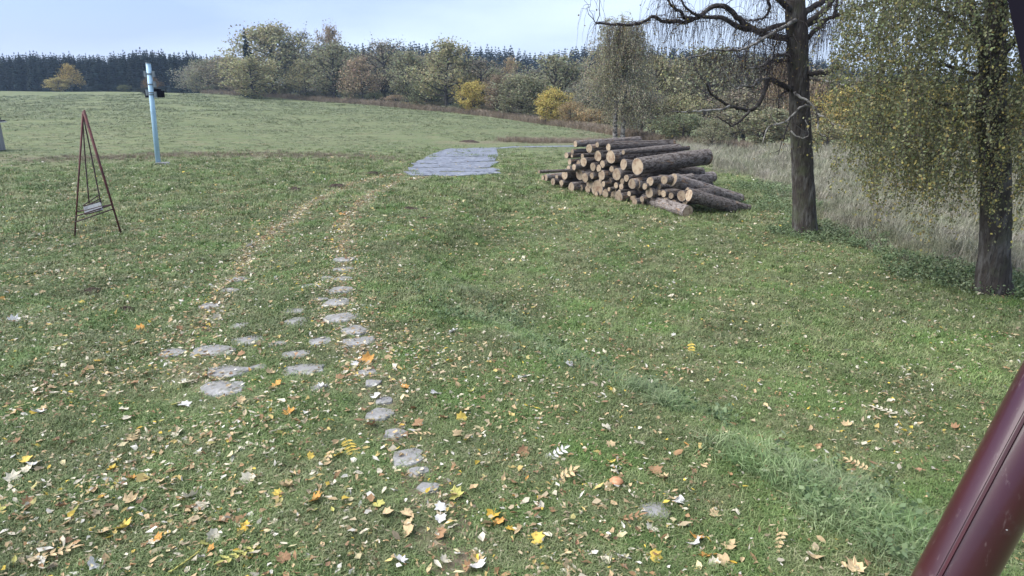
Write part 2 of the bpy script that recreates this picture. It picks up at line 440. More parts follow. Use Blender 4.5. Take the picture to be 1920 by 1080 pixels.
rings = np.concatenate([np.linspace(1.2, 14, 110), np.geomspace(14.15, 60, 110), np.geomspace(61, 630, 80)])
azs = np.concatenate([np.linspace(-180, -50, 27)[:-1], np.linspace(-50, 50, 321), np.linspace(50, 180, 27)[1:-1]]) * math.pi / 180
RR, AA = np.meshgrid(rings, azs, indexing='ij')
GX, GY = RR * np.sin(AA), RR * np.cos(AA)
GZ = height(GX, GY)
nr, na = RR.shape
idx = np.arange(nr * na).reshape(nr, na)
nxt = np.roll(idx, -1, axis=1)
quads = np.stack([idx[:-1], idx[1:], nxt[1:], nxt[:-1]], -1).reshape(-1, 4)
V = np.stack([GX, GY, GZ], -1).reshape(-1, 3)
V = np.vstack([V, [[0, 0, float(height(0.01, 0.0))]]])
faces = quads.tolist() + [(int(nxt[0, j]), len(V) - 1, int(idx[0, j])) for j in range(na)]
gm = bpy.data.meshes.new('meadow')
gm.from_pydata(V.tolist(), [], faces)
gm.materials.append(M['ground'])
dL = dist_poly(V[:, 0], V[:, 1], TRACK_L); dR = dist_poly(V[:, 0], V[:, 1], TRACK_R)
rV = np.hypot(V[:, 0], V[:, 1])
soil = np.clip(1.1 - np.minimum(dL, dR) / 0.32, 0, 1) * 0.95
dv = dist_poly(V[:, 0], V[:, 1], VERGE)
dry = np.clip(1.2 - dv / 1.8, 0, 1) * 0.9
dry = np.maximum(dry, np.clip(1 - dist_poly(V[:, 0], V[:, 1], np.array([G(860, 268)[:2], G(950, 266)[:2], G(1060, 268)[:2], G(1150, 272)[:2]])) / 2.0, 0, 1))
dry = np.maximum(dry, sst(-0.6, 0.8, V[:, 0] - dry_edge(V[:, 1])) * (V[:, 1] > 4) * (rV < 70))
lawn_worn = 0.55 * np.exp(-((V[:, 0] - 3.5) ** 2 / 16 + (V[:, 1] - 11) ** 2 / 16))
dry = np.maximum(dry, lawn_worn)
fieldz = sst(28, 38, rV)
zc = np.ones((len(V), 4), np.float32); zc[:, 0] = soil; zc[:, 1] = dry; zc[:, 2] = fieldz
gm.color_attributes.new('zone', 'FLOAT_COLOR', 'POINT').data.foreach_set('color', zc.reshape(-1))
gm.polygons.foreach_set('use_smooth', [True] * len(gm.polygons))
gm.update()
tag(link('meadow', gm), kind='structure')

# ------------------------------------------------------------------ paved patch at the end of the track
def zz(x, y): return (740 + x / 6.4, 240 + y / 6.4)
paved_lines = [
    [(700, 248), (860, 246), (1050, 238), (1230, 236)],
    [(455, 342), (700, 346), (930, 348), (1172, 340)],
    [(228, 420), (420, 434), (650, 424), (900, 412), (1190, 402)],
    [(165, 478), (420, 480), (680, 474), (900, 486), (1215, 478)],
    [(190, 520), (480, 528), (850, 524), (1050, 528), (1245, 512)],
    [(290, 580), (520, 578), (800, 582), (1040, 570), (1255, 548)]]
paved = empty('paved_track', G(860, 305)); tag(paved, kind='structure')
PAVED_XY = []
rr = random.Random(4)
for a, b in zip(paved_lines[:-1], paved_lines[1:]):
    def res(line, n=26):
        L = np.array([G(*zz(*p))[:2] for p in line]); s = np.concatenate([[0], np.cumsum(np.linalg.norm(np.diff(L, axis=0), axis=1))])
        q = np.linspace(0, s[-1], n); return np.stack([np.interp(q, s, L[:, 0]), np.interp(q, s, L[:, 1])], 1)
    A, B = res(a), res(b)
    for Q_ in (A, B):
        for j_ in (0, 1, -1, -2): Q_[j_, 0] += rr.uniform(-.35, .35)
    A = A + (B - A) / np.maximum(np.linalg.norm(B - A, axis=1)[:, None], .01) * np.array([[rr.uniform(0.05, 0.17)] for _ in A])
    B = B + (A - B) / np.maximum(np.linalg.norm(B - A, axis=1)[:, None], .01) * np.array([[rr.uniform(0.05, 0.17)] for _ in A])
    nn = 8; n = len(A)
    g = np.stack([A + (B - A) * t for t in np.linspace(0, 1, nn)])          # nn, n, 2
    PAVED_XY.append(g.reshape(-1, 2))
    z = height(g[..., 0], g[..., 1]) + 0.035 + np.array([[rr.uniform(-0.008, 0.012) for _ in range(n)] for _ in range(nn)])
    z[0] -= 0.02; z[-1] -= 0.02
    top = np.concatenate([g, z[..., None]], -1).reshape(-1, 3)
    mb = MB(); ii = lambda i, j: i * n + j
    f = [(ii(i, j), ii(i, j + 1), ii(i + 1, j + 1), ii(i + 1, j)) for i in range(nn - 1) for j in range(n - 1)]
    f = [q[::-1] for q in f]
    edge = [ii(0, j) for j in range(n)] + [ii(i, n - 1) for i in range(1, nn)] + [ii(nn - 1, j) for j in range(n - 2, -1, -1)] + [ii(i, 0) for i in range(nn - 2, 0, -1)]
    low = top[edge].copy(); low[:, 2] -= 0.15
    k0 = len(top); ne = len(edge)
    f += [(edge[i], edge[(i + 1) % ne], k0 + (i + 1) % ne, k0 + i) for i in range(ne)]
    mb.add(np.vstack([top, low]), f)
    o = mb.build('asphalt_slab', M['asphalt'], paved, smooth=False)
    o.matrix_parent_inverse = Matrix.Translation(-paved.location)
# narrow lane that leaves the patch to the right
lane = [zz(1205, 250), zz(1420, 232), (1010, 275.5), (1080, 274.5), (1150, 275)]
La = np.array([G(p[0], p[1] - 1.3) for p in lane]); Lb = np.array([G(p[0], p[1] + 0.8) for p in lane])
mb = MB(); n = len(La)
mb.add(np.vstack([La + [0, 0, .02], Lb + [0, 0, .02]]), [(n + i, n + i + 1, i + 1, i) for i in range(n - 1)])
tag(mb.build('gravel_lane', M['asphalt']), kind='structure')

# ------------------------------------------------------------------ wheel track with paving stones
wt = empty('wheel_track', G(560, 600)); tag(wt, kind='structure')
stones = [(643, 487, 38), (642, 505, 36), (645, 523, 34), (640, 545, 42), (633, 568, 44), (637, 597, 60), (665, 620, 44), (675, 640, 54),
          (577, 536, 28), (551, 585, 36), (556, 604, 44), (600, 640, 40), (553, 665, 46), (570, 694, 74), (700, 720, 30), (712, 780, 44), (765, 858, 56), (805, 915, 40),
          (447, 524, 26), (450, 611, 28), (462, 640, 54), (400, 659, 66), (322, 662, 40), (426, 697, 70), (416, 728, 66), (1228, 960, 46), (600, 730, 36), (690, 700, 34), (722, 752, 30), (740, 815, 36), (785, 885, 34), (612, 522, 24), (598, 562, 30), (520, 645, 32), (480, 690, 30), (392, 575, 30), (432, 545, 28)]
STONE_XY = []
for i, (px, py, w) in enumerate(stones):
    rr = random.Random(100 + i)
    c = G(px, py); dist = np.linalg.norm(c - [0, 0, CAMZ])
    hw = w / 2 * 1.1 * dist / F; hd = hw * rr.uniform(0.75, 1.15)
    hd = min(hd, 0.24) * .85
    k = 11; ph = rr.uniform(0, 6); yaw = rr.uniform(-.5, .5)
    a = np.arange(k) * 2 * math.pi / k
    rad = np.array([1 / max(abs(math.cos(t)) ** 5 + abs(math.sin(t)) ** 5, 0.3) ** (1 / 5) * rr.uniform(0.78, 1.12) for t in a])
    ox, oy = rad * np.cos(a) * hw, rad * np.sin(a) * hd
    X, Y = ox * math.cos(yaw) - oy * math.sin(yaw), ox * math.sin(yaw) + oy * math.cos(yaw)
    zt = rr.uniform(0.008, 0.024)
    vs = []
    for sc_, zz_ in ((1.04, -0.06), (1.0, zt - 0.015), (0.93, zt), (0.5, zt + 0.005)):
        for j in range(k): vs.append((X[j] * sc_, Y[j] * sc_, zz_ + rr.uniform(-.004, .004)))
    vs.append((0, 0, zt + 0.004))
    f = [(r * k + j, r * k + (j + 1) % k, (r + 1) * k + (j + 1) % k, (r + 1) * k + j) for r in range(3) for j in range(k)] + [(3 * k + j, 3 * k + (j + 1) % k, 4 * k) for j in range(k)]
    mb = MB(); mb.add(np.array(vs), f)
    o = mb.build('paving_stone', M['stone'], wt, smooth=False, loc=tuple(c - np.array(wt.location)))
    STONE_XY.append((c[0], c[1], hw, hd))

# molehills and scraped soil
for i, (px, py, w, lab) in enumerate([(552, 358, 36, 'dark molehill left of the wheel tracks, nearest the leafy rut'), (632, 350, 30, 'small dark molehill against the upper left rut'),
        (700, 327, 30, 'low molehill just below the paved patch on its left'), (770, 394, 34, 'flat dark soil heap right of the wheel tracks'), (796, 411, 26, 'smaller soil heap just in front of the flat dark one right of the tracks'),
        (880, 266, 40, 'dark clump of turned soil behind the paved patch'), (172, 548, 40, 'dark soil heap in the leaves below the red swing'), (238, 582, 36, 'dark soil heap beside the stones on the far left lawn'),
        (845, 548, 34, 'worn soil scrape in the lawn below the log pile to the left')]):
    c = G(px, py); dist = np.linalg.norm(c - [0, 0, CAMZ]); hw = w / 2 * dist / F; rr = random.Random(i)
    k, R = 14, 5; vs = []; ph = [rr.uniform(0, 6) for _ in range(3)]
    for r in range(R):
        q = 1 - r / R
        for j in range(k):
            t = j * 2 * math.pi / k; s = q * (1 + .25 * math.sin(2 * t + ph[0]) + .15 * math.sin(5 * t + ph[1]))
            x, y = hw * s * math.cos(t), hw * 0.75 * s * math.sin(t)
            h = min(hw, .35) * 0.32 * (1 - q ** 2) * (1 + rr.uniform(-.3, .3))
            vs.append((x, y, float(height(c[0] + x, c[1] + y)) - c[2] + h - (0.03 if r == 0 else -0.004)))
    vs.append((0, 0, min(hw, .35) * 0.34))
    f = [(r * k + j, r * k + (j + 1) % k, (r + 1) * k + (j + 1) % k, (r + 1) * k + j) for r in range(R - 1) for j in range(k)] + [((R - 1) * k + j, (R - 1) * k + (j + 1) % k, R * k) for j in range(k)]
    mb = MB(); mb.add(np.array(vs), f)
    tag(mb.build('molehill', M['soil'], smooth=True, loc=tuple(c)), lab, 'molehill', 'molehills and soil heaps on the lawn')

# ------------------------------------------------------------------ trees
def smooth_line(pts, n):
    pts = np.asarray(pts, float)
    s = np.concatenate([[0], np.cumsum(np.linalg.norm(np.diff(pts[:, :3], axis=0), axis=1))]) 
    q = np.linspace(0, s[-1], n)
    out = np.empty((n, pts.shape[1]))
    # catmull-rom over the arc length
    e = np.vstack([2 * pts[0] - pts[1], pts, 2 * pts[-1] - pts[-2]])
    for j, t in enumerate(q):
        i = min(max(np.searchsorted(s, t) - 1, 0), len(pts) - 2)
        u = (t - s[i]) / max(s[i + 1] - s[i], 1e-9)
        p0, p1, p2, p3 = e[i], e[i + 1], e[i + 2], e[i + 3]
        out[j] = 0.5 * (2 * p1 + (p2 - p0) * u + (2 * p0 - 5 * p1 + 4 * p2 - p3) * u * u + (3 * p1 - p0 - 3 * p2 + p3) * u ** 3)
    return out

def leaf_quads(pos, size, rng, droop=0.0, long=1.5):
    """rhombic leaves of random orientation at pos"""
    n = len(pos)
    d = rng.normal(size=(n, 3)); d[:, 2] -= droop; d /= np.linalg.norm(d, axis=1)[:, None]
    r = rng.normal(size=(n, 3)); w = np.cross(d, r); w /= np.linalg.norm(w, axis=1)[:, None]
    s = (size * rng.uniform(0.6, 1.25, n))[:, None]
    a = pos; c = pos + d * s * long
    m = pos + d * s * long * 0.45
    return np.stack([a, m + w * s * 0.5, c, m - w * s * 0.5], 1)

def gen_tree(seed, leaves=6480, leaf=0.02, lean=0.0, crown_lo=0.07, width=0.42, top=0.55, nb=26, spread=0.055, bare=0.0, up=0.5):
    """unit-height broadleaf tree -> trunk mesh builder, leaf quads, tints"""
    rng = np.random.default_rng(seed)
    mb = MB()
    tr = np.array([[0, 0, -0.03], [lean * .2, rng.normal(0, .008), .2], [lean * .5, rng.normal(0, .012), .45], [lean * .8, rng.normal(0, .015), .7], [lean, 0, 0.94]])
    T = smooth_line(tr, 12)
    mb.tube(T, np.interp(np.linspace(0, 1, 12), [0, .08, .5, 1], [.034, .025, .016, .003]), 7, wob=.06)
    tips = []
    for i in range(nb):
        h = crown_lo + (0.92 - crown_lo) * (i + rng.uniform(0, 1)) / nb
        prof = width * math.sin(math.pi * min(max((h - crown_lo * .5) / (1.02 - crown_lo * .5), 0.02), .98) ** top) * rng.uniform(.65, 1.1)
        az = i * 2.399 + rng.uniform(-.5, .5)
        p0 = np.array([np.interp(h, T[:, 2], T[:, 0]), np.interp(h, T[:, 2], T[:, 1]), h])
        out = np.array([math.cos(az), math.sin(az), 0])
        rise = up * prof * rng.uniform(.5, 1.5)
        p3 = p0 + out * prof + [0, 0, rise]
        p3[2] = min(p3[2], 0.99)
        p1 = p0 + (p3 - p0) * .35 + rng.normal(0, .012, 3) - [0, 0, .01]; p2 = p0 + (p3 - p0) * .7 + rng.normal(0, .018, 3)
        B = smooth_line([p0, p1, p2, p3], 7)
        r0 = .016 * (1 - h * .7)
        mb.tube(B, np.linspace(r0, .0022, 7), 5, cap=False)
        for j in range(8):
            t = rng.uniform(.25, 1); q = B[min(int(t * 6), 5)] * (1 - (t * 6) % 1) + B[min(int(t * 6) + 1, 6)] * ((t * 6) % 1)
            dv = out * rng.uniform(.2, 1) + np.array([-out[1], out[0], 0]) * rng.uniform(-1, 1) + [0, 0, rng.uniform(-.25, .9)]
            L = prof * rng.uniform(.2, .5)
            e = q + dv / np.linalg.norm(dv) * L
            S = np.array([q, q + (e - q) * .5 + rng.normal(0, .008, 3), e])
            mb.tube(S, [.0048, .0032, .0012], 3, cap=False)
            tips += [S[1], S[2], S[2], q]
            for _ in range(3):
                e2 = e + rng.normal(0, .035, 3) + [0, 0, .02]
                mb.tube(np.array([S[1] * .5 + e * .5, e2]), [.0014, .0005], 3, cap=False); tips.append(e2)
    for _ in range(10):
        tips.append(T[-1] + rng.normal(0, .03, 3))
    tips = np.array(tips)
    keep = rng.uniform(0, 1, len(tips)) > bare
    base = tips[keep]
    # clumps: leaves gather round some tips more than others
    wgt = rng.gamma(0.9, 1, len(base)); wgt /= wgt.sum()
    ci = rng.choice(len(base), leaves, p=wgt)
    pos = base[ci] + rng.normal(0, spread, (leaves, 3)) * rng.uniform(.3, 1, (leaves, 1))
    pos = pos[pos[:, 2] > crown_lo * .4]
    Q = leaf_quads(pos, leaf, rng, .3)
    cl = rng.uniform(.62, 1.2, len(base))[ci[:len(pos)]] if len(pos) == leaves else rng.uniform(.65, 1.2, len(pos))
    tint = (cl * rng.uniform(.7, 1.25, len(pos)))[:, None] * (1 + rng.normal(0, .07, (len(pos), 3)))
    return mb, Q, np.clip(tint, .2, 2)

def strands(starts, lens, rng, per_m, leaf, sway=.12, rad=.004, k=3, outward=None, seg=7):
    """hanging twigs with leaves -> tube builder, leaf quads"""
    mb = MB(); pos = []
    for i, s in enumerate(starts):
        L = lens[i]; o = outward[i] if outward is not None else rng.normal(0, 1, 3) * [1, 1, 0]
        t = np.linspace(0, 1, seg)[:, None]
        arc = np.hstack([o[0] * np.sqrt(t) * .35 * L, o[1] * np.sqrt(t) * .35 * L, .18 * L * np.sin(t * 2.2) * (1 - t) * 2 - L * t ** 1.3])
        w = rng.normal(0, sway * L / seg, (seg, 3)).cumsum(0) * [1, 1, .2]; w[0] = 0
        pts = s + arc + w
        mb.tube(pts, np.linspace(rad, rad * .4, seg), k, cap=False)
        n = rng.poisson(per_m * L)
        if n:
            u = rng.uniform(.05, 1, n) * (seg - 1); a = np.minimum(u.astype(int), seg - 2); fr = (u - a)[:, None]
            pos.append(pts[a] * (1 - fr) + pts[a + 1] * fr + rng.normal(0, leaf * .8, (n, 3)))
    pos = np.concatenate(pos) if pos else np.zeros((0, 3))
    return mb, leaf_quads(pos, leaf, rng, 1.2, 1.25)

def tints(n, rng, lo=.65, hi=1.3, hue=.08):
    return np.clip(rng.uniform(lo, hi, n)[:, None] * (1 + rng.normal(0, hue, (n, 3))), .15, 2)

# --- near bare birch beside the log pile -------------------------------------------------
tb = G(1510, 440); D1 = tb[1]
SCALE1 = np.linalg.norm(tb - [0, 0, CAMZ]) / F
bt = empty('birch_tree', tb, 'nearly leafless birch with dark trunk and drooping twigs right of the log pile', 'tree')
inv1 = Matrix.Translation(-Vector(tb))
def branch_obj(name, pts, r0, r1, parent, inv, material, D, sc, off0=0, off1=0, k=7, n=None, rng=None):
    pts = np.array(pts, float); m = len(pts)
    W = np.array([P(p[0], p[1], D + off0 + (off1 - off0) * i / max(m - 1, 1)) for i, p in enumerate(pts)])
    n = n or max(10, 3 * m)
    S = smooth_line(W, n)
    if rng is not None: S[1:-1] += rng.normal(0, .009, (n - 2, 3))
    mb = MB(); mb.tube(S, np.linspace(r0, r1, n), k, wob=.08)
    o = mb.build(name, material, parent, smooth=True)
    o.matrix_parent_inverse = inv
    return S
rng1 = np.random.default_rng(5)
tp = [(1510, 446, 24), (1509, 425, 20.5), (1506, 340, 17.5), (1501, 240, 16.5), (1497, 150, 16), (1494, 60, 16), (1490, 0, 14.5), (1486, -140, 11), (1489, -320, 6), (1490, -420, 2)]
W = np.array([np.append(P(p[0], p[1], D1), p[2] * SCALE1) for p in tp])
W[0, :3] = tb - [0, 0, .08]
S = smooth_line(W, 44)
mb = MB(); mb.tube(S[:, :3], S[:, 3], 16, wob=.05)
o = mb.build('trunk', M['bark_dark'], bt, smooth=True); o.matrix_parent_inverse = inv1
def z4(pts): return [(1200 + x / 4, y / 4) for x, y in pts]
BR1 = [  # points in zoomed pixels, start radius m, end radius m, depth offsets, dead?
    ([(1170, 300), (1000, 270), (920, 250), (840, 210), (740, 140), (680, 80), (640, 50), (560, 45), (520, 60), (460, 115), (400, 145), (330, 170), (290, 155), (220, 165), (170, 160), (130, 135), (85, 125), (0, 180), (-100, 185), (-330, 175)], .075, .012, 0, -1.4, 0),
    ([(850, 215), (760, 215), (700, 180), (640, 140), (560, 130), (480, 125), (400, 100), (330, 40), (300, -40)], .045, .010, -.2, -1.0, 0),
    ([(1170, 170), (1030, 195), (960, 220), (860, 235)], .05, .03, .1, -.2, 0),
    ([(395, 140), (330, 130), (310, 90), (250, 60), (220, 15), (190, -30), (120, -90)], .028, .008, -.8, -1.6, 0),
    ([(1170, 150), (1100, 190), (1010, 240), (900, 300), (830, 345), (720, 380), (640, 375), (520, 375), (490, 410), (350, 435)], .03, .007, -.2, -1.1, 1),
    ([(1170, 100), (1120, 60), (1060, 20), (980, -60), (850, -180), (700, -260)], .075, .03, 0, -.6, 0),
    ([(1010, -20), (960, 0), (975, 60), (940, 120), (880, 145), (830, 155), (780, 150)], .026, .008, -.3, .3, 0),
    ([(1200, 140), (1250, 85), (1300, 50), (1390, 5), (1480, -60), (1600, -160)], .08, .03, 0, .5, 0),
    ([(1210, 230), (1260, 175), (1330, 120), (1400, 60), (1440, 0), (1500, -120)], .075, .03, 0, -.5, 0),
    ([(1215, 240), (1260, 190), (1340, 160), (1450, 130), (1560, 90), (1640, 60), (1760, 20)], .05, .015, 0, -.6, 0),
    ([(1215, 320), (1260, 280), (1300, 240), (1370, 180), (1400, 150)], .045, .02, 0, .4, 0),
    ([(1450, 130), (1470, 60), (1480, 0), (1490, -60)], .025, .012, -.35, -.1, 0),
    ([(1210, 530), (1250, 545), (1310, 550), (1400, 540), (1480, 510), (1512, 494)], .055, .03, 0, -.5, 0),
    ([(1215, 560), (1270, 580), (1310, 600), (1400, 610), (1480, 630), (1580, 640), (1630, 690)], .022, .006, 0, -.7, 1),
    ([(1180, 420), (1050, 410), (1000, 430), (960, 460), (920, 490), (860, 510), (770, 500), (775, 440), (772, 380)], .03, .008, 0, -.9, 1),
    ([(1180, 480), (1100, 455), (1040, 460), (980, 470), (940, 500), (900, 560)], .025, .008, .1, -.6, 0),
    ([(1180, 690), (1120, 660), (1040, 625), (970, 590), (945, 640), (930, 700), (890, 780), (820, 830), (740, 810), (660, 790), (590, 750), (540, 710), (510, 670), (500, 620)], .045, .01, 0, -1.3, 0),
    ([(670, 795), (600, 820), (480, 830), (380, 840), (240, 835)], .018, .006, -1.0, -1.6, 1),
    ([(820, 830), (780, 880), (730, 920), (690, 945), (620, 900), (575, 870)], .02, .006, -.9, -1.2, 0),
    ([(970, 590), (880, 600), (840, 650), (760, 640), (725, 670), (680, 620), (620, 510)], .022, .006, -.3, -.9, 1),
    ([(1160, 690), (1180, 720), (1250, 750), (1290, 790), (1330, 850), (1340, 990), (1390, 1020)], .02, .008, -.25, -.6, 1),
    ([(1290, 790), (1210, 800), (1140, 870), (1080, 920), (1000, 940), (950, 980), (920, 1070)], .018, .006, -.35, -.9, 1),
    ([(1330, 850), (1380, 880), (1440, 925), (1500, 940), (1590, 990)], .015, .005, -.5, -.9, 1),
    ([(1150, 660), (1110, 680), (1060, 710), (1040, 760), (1040, 810)], .02, .006, 0, -.4, 0),
    ([(990, 450), (1020, 330), (1020, 240), (1030, 180)], .014, .005, -.25, -.5, 0),
    ([(1130, 980), (1180, 1025), (1250, 1030), (1265, 980), (1240, 900)], .012, .005, -.25, -.5, 1),
    ([(1130, 880), (1100, 960), (1060, 1080), (1040, 1160)], .014, .005, -.2, -.6, 0)]
lines1 = []
for pts, r0, r1, o0, o1, dead in BR1:
    S = branch_obj('branch', z4(pts), r0 * (1.5 if r0 < .05 else 1), r1 * 1.7, bt, inv1, M['branch_dead' if dead else 'branch'], D1, SCALE1, o0, o1, rng=rng1)
    lines1.append((S, dead))
mbs = MB(); tipl = []
for S, dead in list(lines1):
    Lb = np.linalg.norm(np.diff(S, axis=0), axis=1).sum()
    for _ in range(int(Lb * 2.6)):
        q = S[rng1.integers(3, len(S))]; dv = rng1.normal(0, 1, 3) * [1, .8, .7] + [0, 0, .25]; dv /= np.linalg.norm(dv); L_ = rng1.uniform(.3, 1.0)
        pp = [q]; 
        for _k in range(5):
            dv = dv + rng1.normal(0, .38, 3) + [0, 0, -.04]; dv /= np.linalg.norm(dv); pp.append(pp[-1] + dv * L_ / 5)
        mbs.tube(np.array(pp), np.linspace(.0095, .003, 6), 4, cap=False); tipl.append(np.array(pp))
o = mbs.build('side_branches', M['branch'], bt); o.matrix_parent_inverse = inv1; tag(o, kind='stuff')
lines1 += [(t_, 0) for t_ in tipl]
st, ln, ow = [], [], []
for S, dead in lines1:
    for q in S[3:]:
        px_y = q[2]
        m = (5 if px_y > tb[2] + 3.9 else (2 if px_y > tb[2] + 2.2 else 1)) if len(S) > 6 else 1
        if px_y < tb[2] + 3.6 and rng1.uniform() < .65: continue
        for _ in range(m):
            st.append(q + rng1.normal(0, .02, 3)); ln.append(rng1.uniform(.25, 1.15) * (1 if px_y > tb[2] + 3.5 else .55)); ow.append(rng1.normal(0, .9, 3))
for _ in range(120):     # curtain of twigs hanging from the crown above the picture
    a, r = rng1.uniform(0, 6.28), rng1.uniform(.6, 3.2)
    st.append(np.array([tb[0] + r * math.cos(a) * 1.1 - .4, tb[1] + r * math.sin(a), tb[2] + rng1.uniform(5.2, 7.0)])); ln.append(rng1.uniform(.9, 2.2)); ow.append(rng1.normal(0, .4, 3))
mb, Q = strands(np.array(st), np.array(ln), rng1, 1.2, .035, .22, .0042, 3, ow, 8)
o = mb.build('hanging_twigs', M['twig'], bt); o.matrix_parent_inverse = inv1; tag(o, kind='stuff')
o = link('last_leaves', quads_mesh('last_leaves', Q, M['leaf'], tints(len(Q), rng1)), bt); o.matrix_parent_inverse = inv1; o.color = (.2, .16, .06, 1); tag(o, kind='stuff')

# --- near leafy birch at the right edge ----------------------------------------------------
tb2 = G(1862, 547); D2 = tb2[1]; SC2 = np.linalg.norm(tb2 - [0, 0, CAMZ]) / F
b2 = empty('birch_tree', tb2, 'leafy birch with yellowing green drooping foliage at the right edge', 'tree')
inv2 = Matrix.Translation(-Vector(tb2)); rng2 = np.random.default_rng(9)
tp = [(1862, 552, 31), (1862, 535, 25), (1863, 505, 22), (1866, 440, 20), (1867, 350, 19), (1864, 270, 18.5), (1858, 215, 18.5), (1860, 150, 17), (1864, 60, 14), (1872, -60, 11), (1878, -220, 7), (1880, -360, 2)]
W = np.array([np.append(P(p[0], p[1], D2), p[2] * SC2) for p in tp]); W[0, :3] = tb2 - [0, 0, .08]
S = smooth_line(W, 46); mb = MB(); mb.tube(S[:, :3], S[:, 3], 18, wob=.05)
# root flare
for a in (0.3, 1.5, 2.7, 3.9, 5.2):
    d = np.array([math.cos(a), math.sin(a), 0])
    mb.tube(smooth_line([tb2 + d * .1 + [0, 0, .42], tb2 + d * .17 + [0, 0, .16], tb2 + d * .27 + [0, 0, .02], tb2 + d * .4 - [0, 0, .07]], 7), np.linspace(.09, .045, 7), 8)
o = mb.build('trunk', M['bark_dark'], b2, smooth=True); o.matrix_parent_inverse = inv2
def z5(pts): return [(1480 + x / 4.32, y / 4.32) for x, y in pts]
BR2 = [([(1640, 950), (1600, 700), (1560, 400), (1500, 150), (1460, 0), (1400, -150)], .09, .05, 0, -.5),
       ([(1640, 950), (1500, 850), (1400, 850), (1300, 850), (1180, 835), (1050, 790), (980, 730), (930, 670), (860, 640)], .03, .009, 0, -1.2),
       ([(1640, 920), (1480, 850), (1420, 890), (1300, 910), (1210, 912), (1120, 925)], .022, .007, 0, -.8),
       ([(1640, 780), (1560, 640), (1300, 540), (1100, 520), (950, 510), (820, 505)], .04, .01, 0, .6),
       ([(1660, 1100), (1540, 940), (1380, 960), (1300, 1000), (1260, 1060), (1200, 1100)], .022, .006, 0, -.7),
       ([(1640, 400), (1400, 200), (1150, 60), (900, 0), (700, 10), (560, 60)], .05, .012, .2, 1.2),
       ([(1700, 500), (1800, 350), (1900, 250), (2050, 200)], .05, .015, 0, .6), ([(1690, 900), (1800, 780), (1900, 760), (2000, 800)], .03, .01, 0, .8),
       ([(1700, 1100), (1780, 960), (1860, 900), (1960, 930)], .02, .008, 0, -.8)]
lines2 = [branch_obj('branch', z5(p), r0, r1, b2, inv2, M['branch'], D2, SC2, o0, o1, rng=rng2) for p, r0, r1, o0, o1 in BR2]
def crown2(n):
    out = []
    while len(out) < n:
        px = rng2.uniform(1575, 2230); py = rng2.uniform(-420, 330); off = rng2.uniform(-2.3, 2.6)
        cx = 1880; hw = np.interp(py, [-420, -200, 0, 120, 230, 330], [120, 260, 300, 312, 300, 215])
        if abs((px - cx) / hw) ** 3 + abs(off / 2.5) ** 3 > 1: continue
        # natural openings
        if any(((px - hx) / rx) ** 2 + ((py - hy) / ry) ** 2 < 1 for hx, hy, rx, ry in ((1696, 70, 14, 34), (1800, 110, 24, 26), (1895, 40, 20, 40))): continue
        if off < .1 and 1828 < px < 1898 and py > -40 and rng2.uniform() < .8: continue
        out.append(P(px, py, D2 + off))
    return np.array(out)
st2 = crown2(3600); ln2 = rng2.uniform(.35, 1.15, len(st2))
low = np.array([P(rng2.uniform(a, c), rng2.uniform(e - 70, e - 10), D2 + rng2.uniform(-1.2, .6)) for a, c, e, k in ((1690, 1770, 345, 34), (1770, 1850, 330, 26), (1640, 1700, 260, 20), (1880, 1960, 330, 22)) for _ in range(k)])
st2 = np.vstack([st2, low]); ln2 = np.concatenate([ln2, rng2.uniform(.5, 1.0, len(low))])
for S in lines2:
    e = S[3:]; e = e[rng2.uniform(0, 1, len(e)) < .8]; st2 = np.vstack([st2, e]); ln2 = np.concatenate([ln2, rng2.uniform(.3, .9, len(e))])
kp = ~((np.abs(st2[:, 0] - tb2[0]) < .4) & (st2[:, 1] < D2 + .3) & (st2[:, 2] < tb2[2] + 3.1)); st2, ln2 = st2[kp], ln2[kp]
mb, Q = strands(st2, ln2, rng2, 58, .033, .14, .0035, 3, None, 6)
hz = (Q[:, 0, 2] - tb2[2])
t = tints(len(Q), rng2, .55, 1.4, .06)
yel = (rng2.uniform(0, 1, len(Q)) < np.interp(hz, [.8, 2.4, 4.2], [.5, .2, .06]))
base = np.where(yel[:, None], np.array([[.29, .25, .085]]), np.array([[.16, .17, .088]]))
cr = link('crown', quads_mesh('crown', Q, M['leaf'], t * base), b2); cr.matrix_parent_inverse = inv2
o = mb.build('hanging_twigs', M['twig'], b2); o.matrix_parent_inverse = inv2; tag(o, kind='stuff')

# --- broadleaf trees behind the field ----------------------------------------------------------
VAR = [dict(seed=1, leaves=9500, leaf=.020, width=.40, nb=34, crown_lo=.03, spread=.065, top=.62), dict(seed=2, leaves=5760, leaf=.020, width=.46, nb=26, crown_lo=.08),
       dict(seed=3, leaves=4680, leaf=.018, width=.36, nb=28, bare=.25, spread=.04, up=.9), dict(seed=4, leaves=2200, leaf=.016, width=.34, nb=30, bare=.4, spread=.035, up=1.1),
       dict(seed=5, leaves=6120, leaf=.026, width=.46, nb=24, crown_lo=.04, top=.75, spread=.06), dict(seed=6, leaves=5040, leaf=.020, width=.42, nb=24, crown_lo=.16, spread=.055, up=.35),
       dict(seed=7, leaves=5760, leaf=.024, width=.5, nb=24, crown_lo=.02, top=.8, spread=.06), dict(seed=8, leaves=5400, leaf=.019, width=.38, nb=30, crown_lo=.1, up=.8)]
PROTO = []
for i, v in enumerate(VAR):
    mb, Q, T = gen_tree(**v)
    PROTO.append((mb.mesh('trunk', M['trunk_far']), quads_mesh('crown', Q, M['leaf'], T)))
OLIVE, YOL, BRN, GREY, YEL, ORG, RUST, GRN = (.29, .29, .175), (.36, .34, .185), (.30, .27, .185), (.275, .27, .205), (.50, .41, .13), (.40, .30, .155), (.335, .265, .175), (.20, .225, .125)
